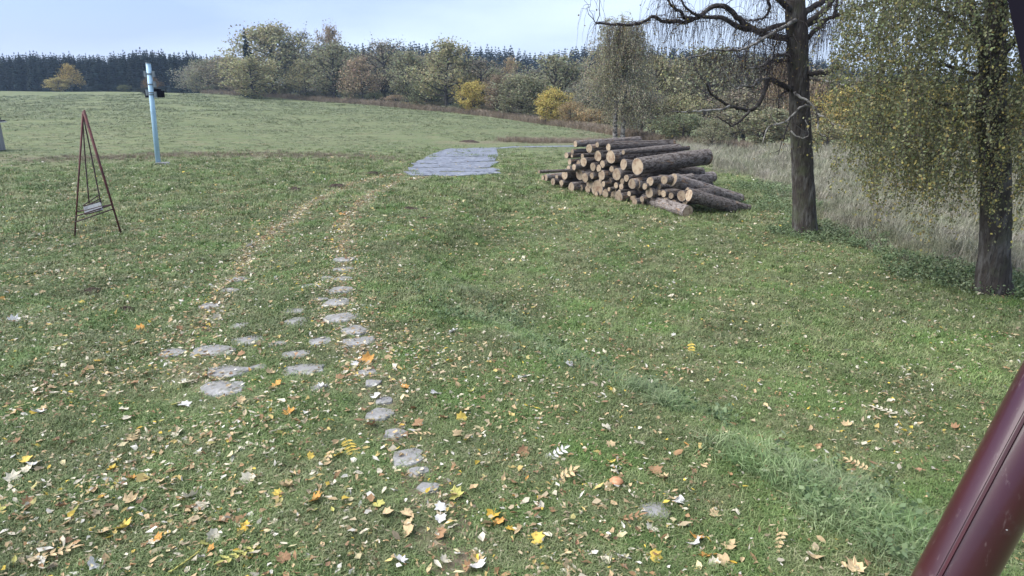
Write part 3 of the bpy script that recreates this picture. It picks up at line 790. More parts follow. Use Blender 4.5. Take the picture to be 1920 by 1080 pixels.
def dtree(px, depth, top, hw, v, col, label, name='broadleaf_tree', yaw=None, cat='tree', group='trees behind the field'):
    q = P(px, 200, depth); x, y = q[0], q[1]
    z = float(height(x, y)); zt = P(px, top, depth)[2]
    h = zt - z
    w = hw * 1.14 * math.hypot(depth, x) / F
    s = w / (VAR[v].get('width', .42) * .92)
    e = empty(name, (x, y, z), label, cat, group)
    e.rotation_euler.z = yaw if yaw is not None else random.uniform(0, 6.28)
    e.scale = (s, s, h)
    for nm, me in zip(('trunk', 'crown'), PROTO[v]):
        o = link(nm, me, e)
        if nm == 'crown':
            j = random.uniform(.9, 1.1); o.color = (col[0] * j, col[1] * j, col[2] * j, 1)
    return e
TR = [
 (395, 188, 112, 30, 1, OLIVE, 'low olive tree at the left end of the tree row, beside the spruce wood'),
 (432, 182, 106, 34, 6, BRN, 'brownish olive tree second from the left end of the tree row'),
 (517, 163, 46, 50, 0, YOL, 'tallest broad yellow-olive tree on the left, in front of a lone spruce'),
 (476, 147, 112, 36, 4, YOL, 'low yellow-olive bushy tree at the foot of the tallest broad tree'),
 (568, 172, 60, 40, 3, GREY, 'bare-topped grey tree right behind the tallest broad tree'),
 (575, 152, 112, 28, 5, YOL, 'small pale yellow tree at the right foot of the tallest broad tree'),
 (628, 165, 52, 22, 2, RUST, 'slender tree with a rust-coloured top rising above the skyline'),
 (628, 146, 82, 42, 7, OLIVE, 'olive tree with pale thin stem below the rust-topped tree'),
 (680, 136, 106, 32, 5, RUST, 'reddish brown tree with dark trunk in the middle of the tree row'),
 (722, 140, 78, 40, 3, BRN, 'thin brown half-bare tree right of the reddish brown tree'),
 (652, 150, 130, 30, 1, GRN, 'low green tree filling the gap left of the reddish brown tree'),
 (768, 124, 98, 40, 2, OLIVE, 'loose olive tree left of the round-crowned pale tree'),
 (838, 112, 74, 48, 5, YOL, 'pale olive tree with strong dark trunk and round crown above the field'),
 (800, 118, 140, 30, 1, GRN, 'low green-grey tree under the pale round-crowned tree'),
 (886, 103, 155, 24, 4, YEL, 'small yellow bush at the field edge left of the rust tree'),
 (900, 112, 112, 42, 3, BRN, 'purple-brown bare tree behind the small yellow bush'),
 (935, 100, 142, 24, 7, RUST, 'narrow rust-orange tree right of the small yellow bush'),
 (978, 96, 140, 42, 0, OLIVE, 'dense olive tree between the rust-orange tree and the golden bush'),
 (1040, 98, 106, 52, 2, OLIVE, 'grey-olive tree with open branches behind the golden bush'),
 (1033, 82, 170, 26, 4, YEL, 'golden bush on the field edge left of the weeping birch'),
 (1070, 78, 192, 20, 6, ORG, 'small orange-brown shrub beside the golden bush'),
 (1103, 84, 148, 36, 1, GREY, 'grey-olive tree just left of the weeping birch'),
 (955, 190, 108, 20, 5, ORG, 'distant orange tree standing in the dark spruce slope'),
 (1110, 76, 205, 24, 4, ORG, 'low orange shrub at the end of the field left of the birch'),
 (1225, 75, 106, 46, 2, YOL, 'open yellow-olive tree right of the weeping birch'),
 (1205, 60, 172, 36, 1, GREY, 'grey-olive tree behind the log pile next to the weeping birch'),
 (1270, 54, 180, 40, 6, YOL, 'yellow-green bush behind the right half of the log pile'),
 (1285, 50, 215, 46, 6, GRN, 'dark green bush directly behind the big log'),
 (1330, 72, 92, 60, 2, OLIVE, 'tall open olive tree left of the bare birch trunk'),
 (1385, 56, 170, 48, 7, BRN, 'brown shrubby tree behind the dead branches of the bare birch'),
 (1425, 70, 105, 46, 3, GREY, 'bare grey tree just left of the bare birch trunk'),
 (1468, 64, 108, 30, 0, RUST, 'russet round tree touching the bare birch trunk on its left'),
 (1440, 47, 205, 55, 4, OLIVE, 'olive thicket low behind the bare birch'),
 (1535, 70, 150, 28, 5, RUST, 'dull russet tree just right of the bare birch trunk'),
 (1590, 50, 165, 44, 1, YEL, 'bright yellow-green tree between the two birch trunks'),
 (1560, 44, 235, 40, 6, YOL, 'yellow-olive bush low between the two birch trunks'),
 (1655, 47, 190, 46, 7, YOL, 'yellowish tree behind the drooping leaves of the right birch'),
 (1720, 52, 160, 60, 4, YEL, 'golden tree hidden behind the right birch foliage'),
 (1800, 44, 215, 55, 6, YOL, 'yellow thicket left of the right birch trunk'),
 (1930, 42, 190, 75, 1, YEL, 'golden tree at the right edge behind the birch'),
 (1340, 44, 225, 30, 1, OLIVE, 'small olive bush at the right end of the log pile')]
for i_, (px_, top_, c_) in enumerate([(385, 122, GREY), (420, 118, OLIVE), (458, 112, BRN), (545, 96, OLIVE), (598, 100, GREY), (655, 100, OLIVE), (700, 104, GREY), (748, 100, OLIVE), (798, 104, BRN), (815, 112, OLIVE), (868, 122, GREY), (925, 130, OLIVE), (960, 142, BRN),
        (1005, 132, GREY), (1065, 128, OLIVE), (1090, 118, GREY), (1128, 130, OLIVE), (1180, 120, GREY), (1250, 118, BRN), (1295, 112, OLIVE), (1365, 115, GREY), (1400, 120, OLIVE), (1500, 128, BRN), (1560, 142, OLIVE), (1620, 145, GREY)]):
    TR.append((px_, float(np.interp(px_, [380, 560, 700, 880, 1000, 1100, 1200, 1620], [198, 182, 150, 122, 112, 100, 88, 76])), top_, 50 if px_ > 1200 else (44 if px_ > 800 else 34), (0, 2, 7, 1)[i_ % 4], c_,
               ['hazy', 'dull', 'muted', 'pale', 'loose'][i_ % 5] + ' ' + {GREY: 'grey', OLIVE: 'olive', BRN: 'brown'}[c_] + ' crown in the second tree row, ' + ['above the leftmost low tree', 'behind the brownish olive tree', 'left of the lone spruce', 'right behind the tallest broad tree', 'left of the rust-topped tree', 'right of the rust-topped tree', 'between reddish brown and thin brown trees', 'right of the thin brown tree', 'left of the pale round-crowned tree', 'behind the pale round-crowned tree', 'above the small yellow bush', 'behind the narrow rust-orange tree', 'behind the dense olive tree',
                'left of the golden bush', 'right above the golden bush', 'above the small orange shrub', 'touching the weeping birch on its left', 'right behind the weeping birch', 'above the yellow-green bush', 'behind the dark green bush', 'behind the tall open olive tree', 'left of the bare grey tree', 'just right of the bare birch', 'above the bright yellow-green tree', 'left behind the right birch'][i_]))
for a in TR:
    dtree(*a)
# lone yellowing trees against the left spruce wood
dtree(140, 200, 120, 13, 5, (.46, .35, .12), 'tall yellow-olive tree standing in front of the left spruce wood', group='lone trees at the left wood')
dtree(118, 198, 148, 15, 4, (.40, .34, .14), 'low pale bush at the foot of the yellow tree by the left wood', group='lone trees at the left wood')
dtree(291, 196, 142, 11, 5, (.22, .14, .06), 'small brownish tree on the field crest behind the pale pole', group='lone trees at the left wood')
dtree(288, 158, 164, 17, 6, (.03, .04, .03), 'low dark bush at the field crest behind the pale pole', group='lone trees at the left wood')
dtree(236, 202, 160, 8, 4, (.14, .15, .05), 'tiny green bush at the foot of the left spruce wood', group='lone trees at the left wood')
# undergrowth at the field edge
rr = random.Random(21)
for i, px in enumerate([408, 455, 497, 540, 590, 612, 665, 700, 742, 790, 815, 862, 915, 1000]):
    dep = float(np.interp(px, [400, 560, 700, 880, 1000], [184, 155, 130, 105, 90])) + 4
    names = 'dark green|rusty orange|olive|pale yellow|dark green|grey-brown|olive|dark green|rusty|orange|olive|dark|brown|olive'.split('|')
    cs = [GRN, RUST, OLIVE, YOL, GRN, GREY, OLIVE, GRN, RUST, ORG, OLIVE, GRN, BRN, OLIVE]
    under = ['leftmost low tree', 'the brownish olive tree', 'the lone spruce', 'the tallest broad tree', 'the small pale yellow tree', 'the rust-topped tree', 'the low green tree', 'the reddish brown tree', 'the thin brown tree', 'the loose olive tree', 'the low green-grey tree', 'the pale round-crowned tree', 'the rust-orange tree', 'the dense olive tree'][i]
    by = float(np.interp(px, [0, 380, 560, 700, 880, 1000], [176, 176, 188, 198, 215, 230]))
    dtree(px, dep, by - rr.uniform(16, 30), rr.uniform(14, 22), rr.choice([4, 6]), cs[i], names[i] + ' shrub on the field edge below ' + under, name='shrub', cat='shrub', group='shrubs along the field edge')

# weeping birch behind the log pile
wb = P(1160, 262, 54); wb[2] = float(height(wb[0], wb[1])); rng3 = np.random.default_rng(31)
wbt = empty('weeping_birch', wb, 'tall weeping birch with twin trunk and thin olive foliage behind the log pile', 'tree')
H = P(1160, 22, 54)[2] - wb[2]
mb = MB()
for dx in (-.28, .3):
    mb.tube(smooth_line([[dx, 0, -.1], [dx * 1.1, .1, H * .2], [dx * .6 + .2, 0, H * .45], [dx * 1.2 + .1, 0, H * .72], [dx * 1.3, 0, H * .93]], 14), np.linspace(.2, .02, 14), 8)
st3 = []; 
for i in range(44):
    h = rng3.uniform(.14, .93) * H; a = rng3.uniform(0, 6.28); R = 3.1 * math.sin(math.pi * min(h / H * .62 + .36, .985)) ** .7 * rng3.uniform(.5, 1)
    p0 = np.array([.1, 0, h * .9]); p3 = np.array([R * math.cos(a), R * math.sin(a), min(h + R * .45, H * .99)])
    B = smooth_line([p0, p0 * .6 + p3 * .4 + [0, 0, .5], p3, p3 + [.4 * math.cos(a), .4 * math.sin(a), -.5]], 9)
    mb.tube(B, np.linspace(.06, .008, 9), 5, cap=False)
    for q in B[2:]:
        for _ in range(5): st3.append(q + rng3.normal(0, .28, 3))
mb.build('trunk', M['trunk_birch'], wbt)
st3 = np.array(st3); ln3 = np.minimum(rng3.uniform(.6, 2.3, len(st3)), np.maximum(st3[:, 2] - .7, .4))
mb, Q = strands(st3, ln3, rng3, 24, .075, .1, .008, 3, None, 6)
o = mb.build('hanging_twigs', M['twig'], wbt); tag(o, kind='stuff')
o = link('crown', quads_mesh('crown', Q, M['leaf'], tints(len(Q), rng3)), wbt); o.color = (.34, .32, .21, 1)

# --- spruces ---------------------------------------------------------------------------------------
def gen_spruce(seed, whorls=17, nb=9, width=.19):
    rng = np.random.default_rng(seed); q = []; t = []
    for i in range(whorls):
        h = .06 + .92 * (i / (whorls - 1)) ** .95; R = width * (1 - h) ** .8 + .012
        for j in range(nb):
            a = rng.uniform(0, 6.28); r = R * rng.uniform(.7, 1.2); d = np.array([math.cos(a), math.sin(a), 0]); s = np.array([-d[1], d[0], 0])
            z0 = h + rng.uniform(-.015, .02); c = np.array([0, 0, z0]); w = r * .34
            m = c + d * r * .55 + [0, 0, -.12 * r]; e = c + d * r + [0, 0, -.3 * r + rng.uniform(-.01, .015)]
            q += [[c, m + s * w, e, m - s * w], [m + s * w * .2, m + s * w * 1.1 + [0, 0, -.3 * r], e + [0, 0, -.22 * r], m - s * w * .9 + [0, 0, -.32 * r]]]
            b = rng.uniform(.6, 1.3); t += [[b, b, b], [b * .8] * 3]
    q += [[[0, 0, .95], [.006, 0, .97], [0, 0, 1.02], [-.006, 0, .97]], [[0, 0, .95], [0, .006, .97], [0, 0, 1.02], [0, -.006, .97]]]; t += [[1, 1, 1]] * 2
    for a in range(4):
        d0 = np.array([math.cos(a * 1.57), math.sin(a * 1.57), 0]) * .012; d1 = np.array([math.cos(a * 1.57 + 1.57), math.sin(a * 1.57 + 1.57), 0]) * .012
        q.append([d0 - [0, 0, .03], d1 - [0, 0, .03], d1 * .2 + [0, 0, .9], d0 * .2 + [0, 0, .9]]); t.append([.7, .5, .4])
    return quads_mesh('spruce_tree', np.array(q), M['needle'], np.array(t))
SPR = [gen_spruce(40 + i, width=w) for i, w in enumerate((.2, .23, .26, .18))]
rs = random.Random(77)
def spruce(px, depth, top, label, group, col=(.012, .026, .024), wmul=1.0):
    q = P(px, 150, depth); z = float(height(q[0], q[1])); h = P(px, top, depth)[2] - z
    o = link('spruce_tree', rs.choice(SPR), None, (q[0], q[1], z - .1))
    s = h * rs.uniform(.85, 1.2) * wmul
    o.scale = (s, s, h); o.rotation_euler.z = rs.uniform(0, 6.28)
    j = rs.uniform(.8, 1.25); o.color = (col[0] * j, col[1] * j, col[2] * j, 1)
    return tag(o, label, 'spruce', group)
LT = ([-260, 0, 60, 130, 200, 240, 280, 330, 365, 395, 440], [100, 101, 98, 99, 101, 97, 91, 98, 98, 102, 106])
def SPL(px, row):
    w = [(-10, 'cut off by the left edge'), (55, 'near the left edge'), (100, 'left of the yellow-olive tree'), (160, 'behind the yellow-olive tree'), (215, 'right of the yellow-olive tree'), (262, 'left of the pale pole'), (300, 'behind the pale pole'), (345, 'right of the pale pole'), (375, 'at the right end of the wood'), (999, 'above the low end trees')]
    return ('front-row spruce of the left wood, ' if row == 0 else 'rear-row spruce of the left wood, ') + next(t for m, t in w if px < m)
def SPR_R(px, row):
    w = [(600, 'behind the tallest broad tree'), (655, 'behind the rust-topped tree'), (700, 'above the reddish brown tree'), (745, 'above the thin brown tree'), (800, 'above the loose olive tree'), (870, 'behind the pale round-crowned tree'), (925, 'above the purple-brown bare tree'), (985, 'above the distant orange tree'), (1045, 'in the dip of the ridge'), (1095, 'just left of the weeping birch'), (1225, 'behind the weeping birch'), (1290, 'right of the weeping birch'), (1370, 'above the tall open olive tree'), (1480, 'behind the bare birch branches'), (1600, 'right of the bare birch trunk'), (9999, 'behind the right birch')]
    return ('spruce tip on the far ridge, ' if row == 0 else 'spruce below the far ridge top, ') + next(t for m, t in w if px < m)
for row, (dep, step, dy) in enumerate(((214, 6.4, 3), (224, 7.5, 0))):
    px = -60 + row * 3
    while px < (372 if row == 0 else 440):
        spruce(px + rs.uniform(-2, 2), dep + rs.uniform(-4, 4), np.interp(px, *LT) + dy + rs.choice((rs.uniform(-5, 2), rs.uniform(-1, 5))), SPL(px, row), 'spruces of the left wood')
        px += step * rs.uniform(.7, 1.3)
spruce(468, 154, 50, 'lone tall spruce rising beside the tallest broad tree', 'lone spruce', wmul=.75)
RT = ([380, 440, 560, 600, 680, 760, 860, 960, 1000, 1030, 1060, 1120, 1200, 1300, 1400, 1500, 1600, 1700, 1850, 2000], [106, 108, 90, 88, 80, 79, 84, 88, 99, 98, 87, 84, 85, 88, 92, 100, 116, 124, 130, 130])
for row, (dep, step, dy) in enumerate(((345, 10, 0), (326, 12, 5))):
    px = 545
    while px < 1720:
        spruce(px + rs.uniform(-3, 3), dep + rs.uniform(-8, 8), np.interp(px, *RT) + dy + rs.choice((rs.uniform(-4, 1), rs.uniform(-1, 3))), SPR_R(px, row), 'spruces of the far ridge', wmul=1.35)
        px += step * rs.uniform(.6, 1.4)

# ------------------------------------------------------------------ scattering of what nobody could count
def scatter(name, pts, rotz, tilt, scl, protos, seed=0):
    n = len(pts)
    me = bpy.data.meshes.new(name); me.vertices.add(n); me.vertices.foreach_set('co', np.asarray(pts, np.float32).reshape(-1))
    rot = np.stack([tilt[:, 0], tilt[:, 1], rotz], 1).astype(np.float32)
    me.attributes.new('rot', 'FLOAT_VECTOR', 'POINT').data.foreach_set('vector', rot.reshape(-1))
    scl = np.asarray(scl, np.float32)
    if scl.ndim == 1: scl = np.repeat(scl[:, None], 3, 1)
    me.attributes.new('scl', 'FLOAT_VECTOR', 'POINT').data.foreach_set('vector', scl.reshape(-1))
    me.attributes.new('pick', 'INT', 'POINT').data.foreach_set('value', np.random.default_rng(seed).integers(0, len(protos), n).astype(np.int32))
    ng = bpy.data.node_groups.new(name, 'GeometryNodeTree')
    ng.interface.new_socket('Geometry', in_out='INPUT', socket_type='NodeSocketGeometry')
    ng.interface.new_socket('Geometry', in_out='OUTPUT', socket_type='NodeSocketGeometry')
    N, L = ng.nodes, ng.links
    gi, go = N.new('NodeGroupInput'), N.new('NodeGroupOutput')
    ip = N.new('GeometryNodeInstanceOnPoints'); jn = N.new('GeometryNodeJoinGeometry')
    for pme in reversed(protos):
        ob = bpy.data.objects.new(name + '_source', pme)
        oi = N.new('GeometryNodeObjectInfo'); oi.inputs['Object'].default_value = ob
        oi.inputs['As Instance'].default_value = True
        L.new(oi.outputs['Geometry'], jn.inputs[0])
    def na(nm, ty):
        a = N.new('GeometryNodeInputNamedAttribute'); a.data_type = ty; a.inputs['Name'].default_value = nm
        return a.outputs['Attribute']
    L.new(gi.outputs[0], ip.inputs['Points']); L.new(jn.outputs[0], ip.inputs['Instance'])
    ip.inputs['Pick Instance'].default_value = True
    L.new(na('pick', 'INT'), ip.inputs['Instance Index'])
    L.new(na('rot', 'FLOAT_VECTOR'), ip.inputs['Rotation']); L.new(na('scl', 'FLOAT_VECTOR'), ip.inputs['Scale'])
    L.new(ip.outputs[0], go.inputs[0])
    o = link(name, me)
    md = o.modifiers.new('scatter', 'NODES'); md.node_group = ng
    return tag(o, kind='stuff')

def tuft(seed, n, h, w, rad, mat_, lean=.5, seg=2):
    rng = np.random.default_rng(seed); q = []
    for i in range(n):
        a, r = rng.uniform(0, 6.28), rad * math.sqrt(rng.uniform(0, 1)); b = np.array([r * math.cos(a), r * math.sin(a), -.01])
        d = rng.normal(0, 1, 2); d /= np.linalg.norm(d); L = h * rng.uniform(.5, 1.15); l = lean * rng.uniform(.2, 1.3)
        sd = np.array([-d[1], d[0], 0]) * w * rng.uniform(.6, 1.2) / 2
        m = b + [d[0] * l * L * .35, d[1] * l * L * .35, L * .6]; e = b + [d[0] * l * L, d[1] * l * L, L * (1 - .35 * min(l, 1))]
        q.append([b - sd, b + sd, m + sd * .75, m - sd * .75]); q.append([m - sd * .75, m + sd * .75, e + sd * .1, e - sd * .1])
    return quads_mesh('tuft', np.array(q), mat_)
M['blade'] = blade_mat('blade', (.088, .13, .046), (.182, .222, .088), (.295, .295, .165), .55)
M['blade_dry'] = blade_mat('blade_dry', (.145, .15, .095), (.265, .24, .185), (.39, .36, .30), .35)
M['blade_edge'] = blade_mat('blade_edge', (.16, .125, .085), (.24, .19, .135), (.30, .25, .19))
M['blade_long'] = blade_mat('blade_long', (.09, .135, .055), (.16, .21, .095), (.26, .29, .165), .4)
M['weed'] = blade_mat('weed', (.09, .14, .06), (.14, .19, .09), (.20, .235, .13))
def fan(n, r0, r1, az0=-43, az1=43, power=1.0):
    u = RNG.uniform(0, 1, n); r = (r0 ** (2 - power) + u * (r1 ** (2 - power) - r0 ** (2 - power))) ** (1 / (2 - power))
    a = np.radians(RNG.uniform(az0, az1, n)); return r * np.sin(a), r * np.cos(a)
def off_paved(x, y, gap):
    g = np.concatenate(PAVED_XY); c0, c1 = g.min(0) - 1, g.max(0) + 1
    ok = np.ones(len(x), bool); q = np.where((x > c0[0]) & (x < c1[0]) & (y > c0[1]) & (y < c1[1]))[0]
    for i in range(0, len(q), 400):
        j = q[i:i + 400]; ok[j] = (np.hypot(x[j, None] - g[None, :, 0], (y[j, None] - g[None, :, 1]) * .45).min(1) > gap)
    return ok
def free(x, y, stone=True):
    ok = np.ones(len(x), bool)
    for sx, sy, hw, hd in STONE_XY: ok &= ((x - sx) / (hw * .9)) ** 2 + ((y - sy) / (hd * .86)) ** 2 > 1
    ok &= off_paved(x, y, .1)
    d = np.minimum(dist_poly(x, y, TRACK_L), dist_poly(x, y, TRACK_R))
    ok &= (d > .24) | (RNG.uniform(0, 1, len(x)) < np.where(y < 11.5, .45, .3))
    return ok
def patch(x, y, s=1.0, ph=0.0):
    return .5 + .25 * (np.sin(1.3 * s * x + 2 * np.sin(.7 * s * y + ph)) + np.sin(1.1 * s * y + 1.5 * np.sin(.9 * s * x + ph)))
X, Y, SCL = [], [], []
for n, r0, r1, s in ((30000, 2.6, 8.5, 1.0), (34000, 8.5, 18, 1.45), (24000, 18, 42, 2.3)):
    x, y = fan(n, r0, r1, power=1.0); X.append(x); Y.append(y); SCL.append(np.full(n, s))
X, Y, SCL = np.concatenate(X), np.concatenate(Y), np.concatenate(SCL)
ok = free(X, Y) & (RNG.uniform(0, 1, len(X)) > sst(27, 42, np.hypot(X, Y))) & (X < dry_edge(Y) + .4) & (RNG.uniform(0, 1, len(X)) < .7 + .45 * patch(X, Y, 1.3))
X, Y, SCL = X[ok], Y[ok], SCL[ok]
n = len(X)
worn = np.minimum(dist_poly(X, Y, TRACK_L), dist_poly(X, Y, TRACK_R))
hs = RNG.uniform(.55, 1.15, n) * np.clip(.45 + worn * .8, .45, 1) * np.where(X > np.interp(Y, BANK_Y, BANK_X) + 1.2, .8, 1.0)
scatter('lawn_grass', np.stack([X, Y, height(X, Y)], 1), RNG.uniform(0, 6.28, n), RNG.normal(0, .12, (n, 2)), np.stack([SCL, SCL, SCL * hs * .85], 1),
        [tuft(i, 26, .075, .0065, .085, M['blade'], .9) for i in range(5)])
x, y = fan(62000, 34, 196, -46, 14, power=1.0); rr_ = np.hypot(x, y); az_ = np.arctan2(x, y)
ok = (rr_ < np.interp(az_, BAZ, BR) - .5) & (patch(x, y, .35, 2) + RNG.uniform(-.4, .4, len(x)) > .38 + .35 * sst(80, 190, rr_))
ok &= off_paved(x, y, .12)
x, y, rr_ = x[ok], y[ok], rr_[ok]; n = len(x); sc_ = rr_ / 27 * RNG.uniform(.7, 1.3, n)
M['blade_field'] = blade_mat('blade_field', (.135, .172, .078), (.175, .205, .102), (.225, .235, .138))
scatter('field_grass', np.stack([x, y, height(x, y)], 1), RNG.uniform(0, 6.28, n), RNG.normal(0, .12, (n, 2)), np.stack([sc_ * 1.15, sc_, sc_ * RNG.uniform(.2, .5, n)], 1),
        [tuft(70 + i, 20, .075, .012, .1, M['blade_field'], 1.1) for i in range(4)], 12)
# long grass clumps on the bank and round the trees
x, y = fan(5200, 2.8, 11); xb = np.interp(y, BANK_Y, BANK_X)
ok = (np.abs(x - xb - .3) < .5 + .25 * np.sin(y * 3)) & (patch(x, y, 2.2, 1) > .34); x, y = x[ok], y[ok]
x2, y2 = fan(1500, 2.9, 5.6, 18, 40); ok = (np.abs(x2 - np.interp(y2, BANK_Y, BANK_X) - .25) < .7); x, y = np.append(x, x2[ok]), np.append(y, y2[ok])
cl = [G(1225, 745), G(1235, 755), G(1210, 740), G(1250, 765), G(1190, 735)]
for c in cl: x = np.append(x, c[0] + RNG.normal(0, .1, 26)); y = np.append(y, c[1] + RNG.normal(0, .1, 26))
n = len(x)
scatter('long_grass', np.stack([x, y, height(x, y)], 1), RNG.uniform(0, 6.28, n), RNG.normal(0, .2, (n, 2)), RNG.uniform(.4, 1.0, n),
        [tuft(20 + i, 15, .2, .0095, .08, M['blade_long'], 1.4) for i in range(4)], 3)
# straw-coloured tall grass behind the birches
x, y = fan(30000, 9, 48, 12, 44); e = dry_edge(y)
ok = (x > e - .2 + .8 * (patch(x, y, 1.2) - .5)) & (y < 46); x, y = x[ok][:9000], y[ok][:9000]
n = len(x)
scatter('tall_dry_grass', np.stack([x, y, height(x, y)], 1), RNG.uniform(0, 6.28, n), RNG.normal(0, .12, (n, 2)), RNG.uniform(.5, 1.15, n) * np.clip(.45 + (x - dry_edge(y)) * .5, .45, 1) * (1 + y / 60),
        [tuft(30 + i, 28, .34, .008, .2, M['blade_dry'], .55) for i in range(4)], 4)
# rough grass strip along the field edge and the lane
az = np.interp(RNG.uniform(0, 1, 5200), np.linspace(0, 1, len(BAZ) - 4), BAZ[3:-1]); r = np.interp(az, BAZ, BR) + RNG.uniform(-.5, 6.5, len(az)) * np.interp(az, BAZ, BR) / 110
x, y = r * np.sin(az), r * np.cos(az)
sc = RNG.uniform(.5, 1.25, len(az)) * np.interp(r, [50, 180], [.8, 1.7])
lv = RNG.uniform(0, 1, 900); vp = np.array([G(950, 267)[:2], G(1050, 268)[:2], G(1160, 270)[:2]])
lx = np.interp(lv, [0, .5, 1], vp[:, 0]) + RNG.normal(0, .4, 900); ly = np.interp(lv, [0, .5, 1], vp[:, 1]) + RNG.uniform(0, 2.5, 900)
x, y, sc = np.append(x, lx), np.append(y, ly), np.append(sc, RNG.uniform(.2, .5, 900))
kk = RNG.integers(1, len(VERGE) - 1, 1500); tt = RNG.uniform(0, 1, 1500)[:, None]; pv_ = VERGE[kk] * (1 - tt) + VERGE[np.minimum(kk + 1, len(VERGE) - 1)] * tt + RNG.normal(0, 1, (1500, 2)) * [.3, .75]
x, y, sc = np.append(x, pv_[:, 0]), np.append(y, pv_[:, 1]), np.append(sc, RNG.uniform(.08, .24, 1500)); n = len(x)
scatter('field_edge_grass', np.stack([x, y, height(x, y)], 1), RNG.uniform(0, 6.28, n), RNG.normal(0, .1, (n, 2)), sc,
        [tuft(40 + i, 26, .75, .022, .42, M['blade_edge'], .5) for i in range(3)], 5)
# leafy weeds
def weed_mesh(seed):
    rng = np.random.default_rng(seed); p = []
    for s in range(5):
        b = np.append(rng.normal(0, .07, 2), 0); d = np.append(rng.normal(0, .35, 2), 1)
        for h in np.linspace(.03, .2, 7): p.append(b + d * h * rng.uniform(.8, 1.1) + rng.normal(0, .012, 3))
    Q = leaf_quads(np.array(p), .032, rng, .1, 1.6); return quads_mesh('weed', Q, M['weed'])
x, y = fan(14000, 8, 26, 10, 43); e = dry_edge(y); ok = (np.abs(x - e + .3) < .75 + .5 * np.sin(y * 1.7)) & (y > 9); x, y = x[ok][:900], y[ok][:900]
x2, y2 = fan(6000, 2.9, 10, -10, 40); ok = (np.abs(x2 - np.interp(y2, BANK_Y, BANK_X) - .3) < .8) & (patch(x2, y2, 2.6, 3) > .42); x, y = np.append(x, x2[ok][:90]), np.append(y, y2[ok][:90])
n = len(x)
scatter('weeds', np.stack([x, y, height(x, y)], 1), RNG.uniform(0, 6.28, n), RNG.normal(0, .1, (n, 2)), RNG.uniform(.5, 1.15, n), [weed_mesh(i) for i in range(4)], 6)
# the depth of the spruce woods behind their edges
pts, sl = [], []
for px0, px1, rows, tops, dys, cnt in ((-90, 440, (234, 262), LT, (3, 9), 300), (540, 1900, (232, 325), RT, (5, 56), 1000)):
    for _ in range(cnt):
        px = rs.uniform(px0, px1); u = rs.random(); dep = rows[0] + u * (rows[1] - rows[0])
        q = P(px, 150, dep); z = float(height(q[0], q[1])); dy = (dys[0] + rs.random() * (dys[1] - dys[0])) if px1 < 500 else dys[1] + u * (dys[0] - dys[1]) + rs.uniform(-8, 8)
        h = max(P(px, float(np.interp(px, *tops)) + dy, dep)[2] - z, 5); pts.append((q[0], q[1], z - .1)); sl.append((h * rs.uniform(.9, 1.2), h))
sl = np.array(sl)
def dark_copy(me):
    m2 = me.copy(); m2.materials[0] = M['needle_far']; return m2
M['needle_far'] = leaf_mat('needle_far', .9, 0, use_obj=False, base=(.012, .026, .024))
scatter('spruce_forest', np.array(pts), RNG.uniform(0, 6.28, len(pts)), np.zeros((len(pts), 2)), np.stack([sl[:, 0], sl[:, 0], sl[:, 1]], 1), [dark_copy(m) for m in SPR], 8)

# ------------------------------------------------------------------ fallen leaves
PAL = np.array([(.62, .56, .42), (.70, .66, .56), (.55, .42, .16), (.62, .46, .08), (.50, .36, .20), (.33, .20, .10), (.42, .34, .22), (.28, .17, .10), (.60, .52, .30), (.45, .40, .16)])
PW = np.array([.19, .08, .07, .03, .19, .11, .17, .07, .07, .02]); PW /= PW.sum()
X, Y = [], []
for nn, r0, r1 in ((23000, 2.6, 9), (46000, 9, 20), (34000, 20, 36)):
    x, y = fan(nn, r0, r1); X.append(x); Y.append(y)
x, y = fan(64000, 2.8, 26); X.append(x); Y.append(y); NSM = len(x); SM0 = sum(map(len, X)) - NSM
for poly, nn in ((TRACK_L, 800), (TRACK_R, 640)):
    k = RNG.choice(len(poly) - 1, nn, p=(lambda q: q / q.sum())(np.linalg.norm(np.diff(poly, axis=0), axis=1) * np.interp(poly[:-1, 1], [3, 7, 12, 30], [.3, .6, 1, 1]))); t = RNG.uniform(0, 1, nn)[:, None]; p = poly[k] * (1 - t) + poly[k + 1] * t + RNG.normal(0, .06, (nn, 2)); X.append(p[:, 0]); Y.append(p[:, 1])
X, Y = np.concatenate(X), np.concatenate(Y)
dens = np.interp(X / np.maximum(Y, 1), [-.8, -.3, 0, .35, .8], [1.0, .9, .55, .36, .4]) * (.2 + .9 * patch(X, Y, 1.7, 2)) * np.interp(np.hypot(X, Y), [3, 18, 26, 36], [1, 1, .9, .2])
small = np.zeros(len(X), bool); small[SM0:SM0 + NSM] = True
dens = np.where(small, (.2 + .75 * patch(X, Y, .9, 4)) * np.interp(X / np.maximum(Y, 1), [-.4, .2, .5], [1, .8, .75]), dens)
dtr = np.minimum(dist_poly(X, Y, TRACK_L), dist_poly(X, Y, TRACK_R))
ok = (RNG.uniform(0, 1, len(X)) < np.maximum(dens, (dtr < .3) * .9)) & (X < dry_edge(Y) + .5)
ok &= off_paved(X, Y, .15) | (RNG.uniform(0, 1, len(X)) < .12)
ok &= ~((dtr < .45) & (Y < 6.5) & (RNG.uniform(0, 1, len(X)) < .6))
for sx, sy, hw, hd in STONE_XY: ok &= ~((((X - sx) / hw) ** 2 + ((Y - sy) / hd) ** 2 < .9) & (RNG.uniform(0, 1, len(X)) < .6))
X, Y, small = X[ok], Y[ok], small[ok]; n = len(X)
Z = height(X, Y) + RNG.uniform(.012, .055, n)
ci = RNG.choice(len(PAL), n, p=PW); cols = PAL[ci] * RNG.uniform(.6, 1.12, n)[:, None] * np.where(small, .8, 1)[:, None]
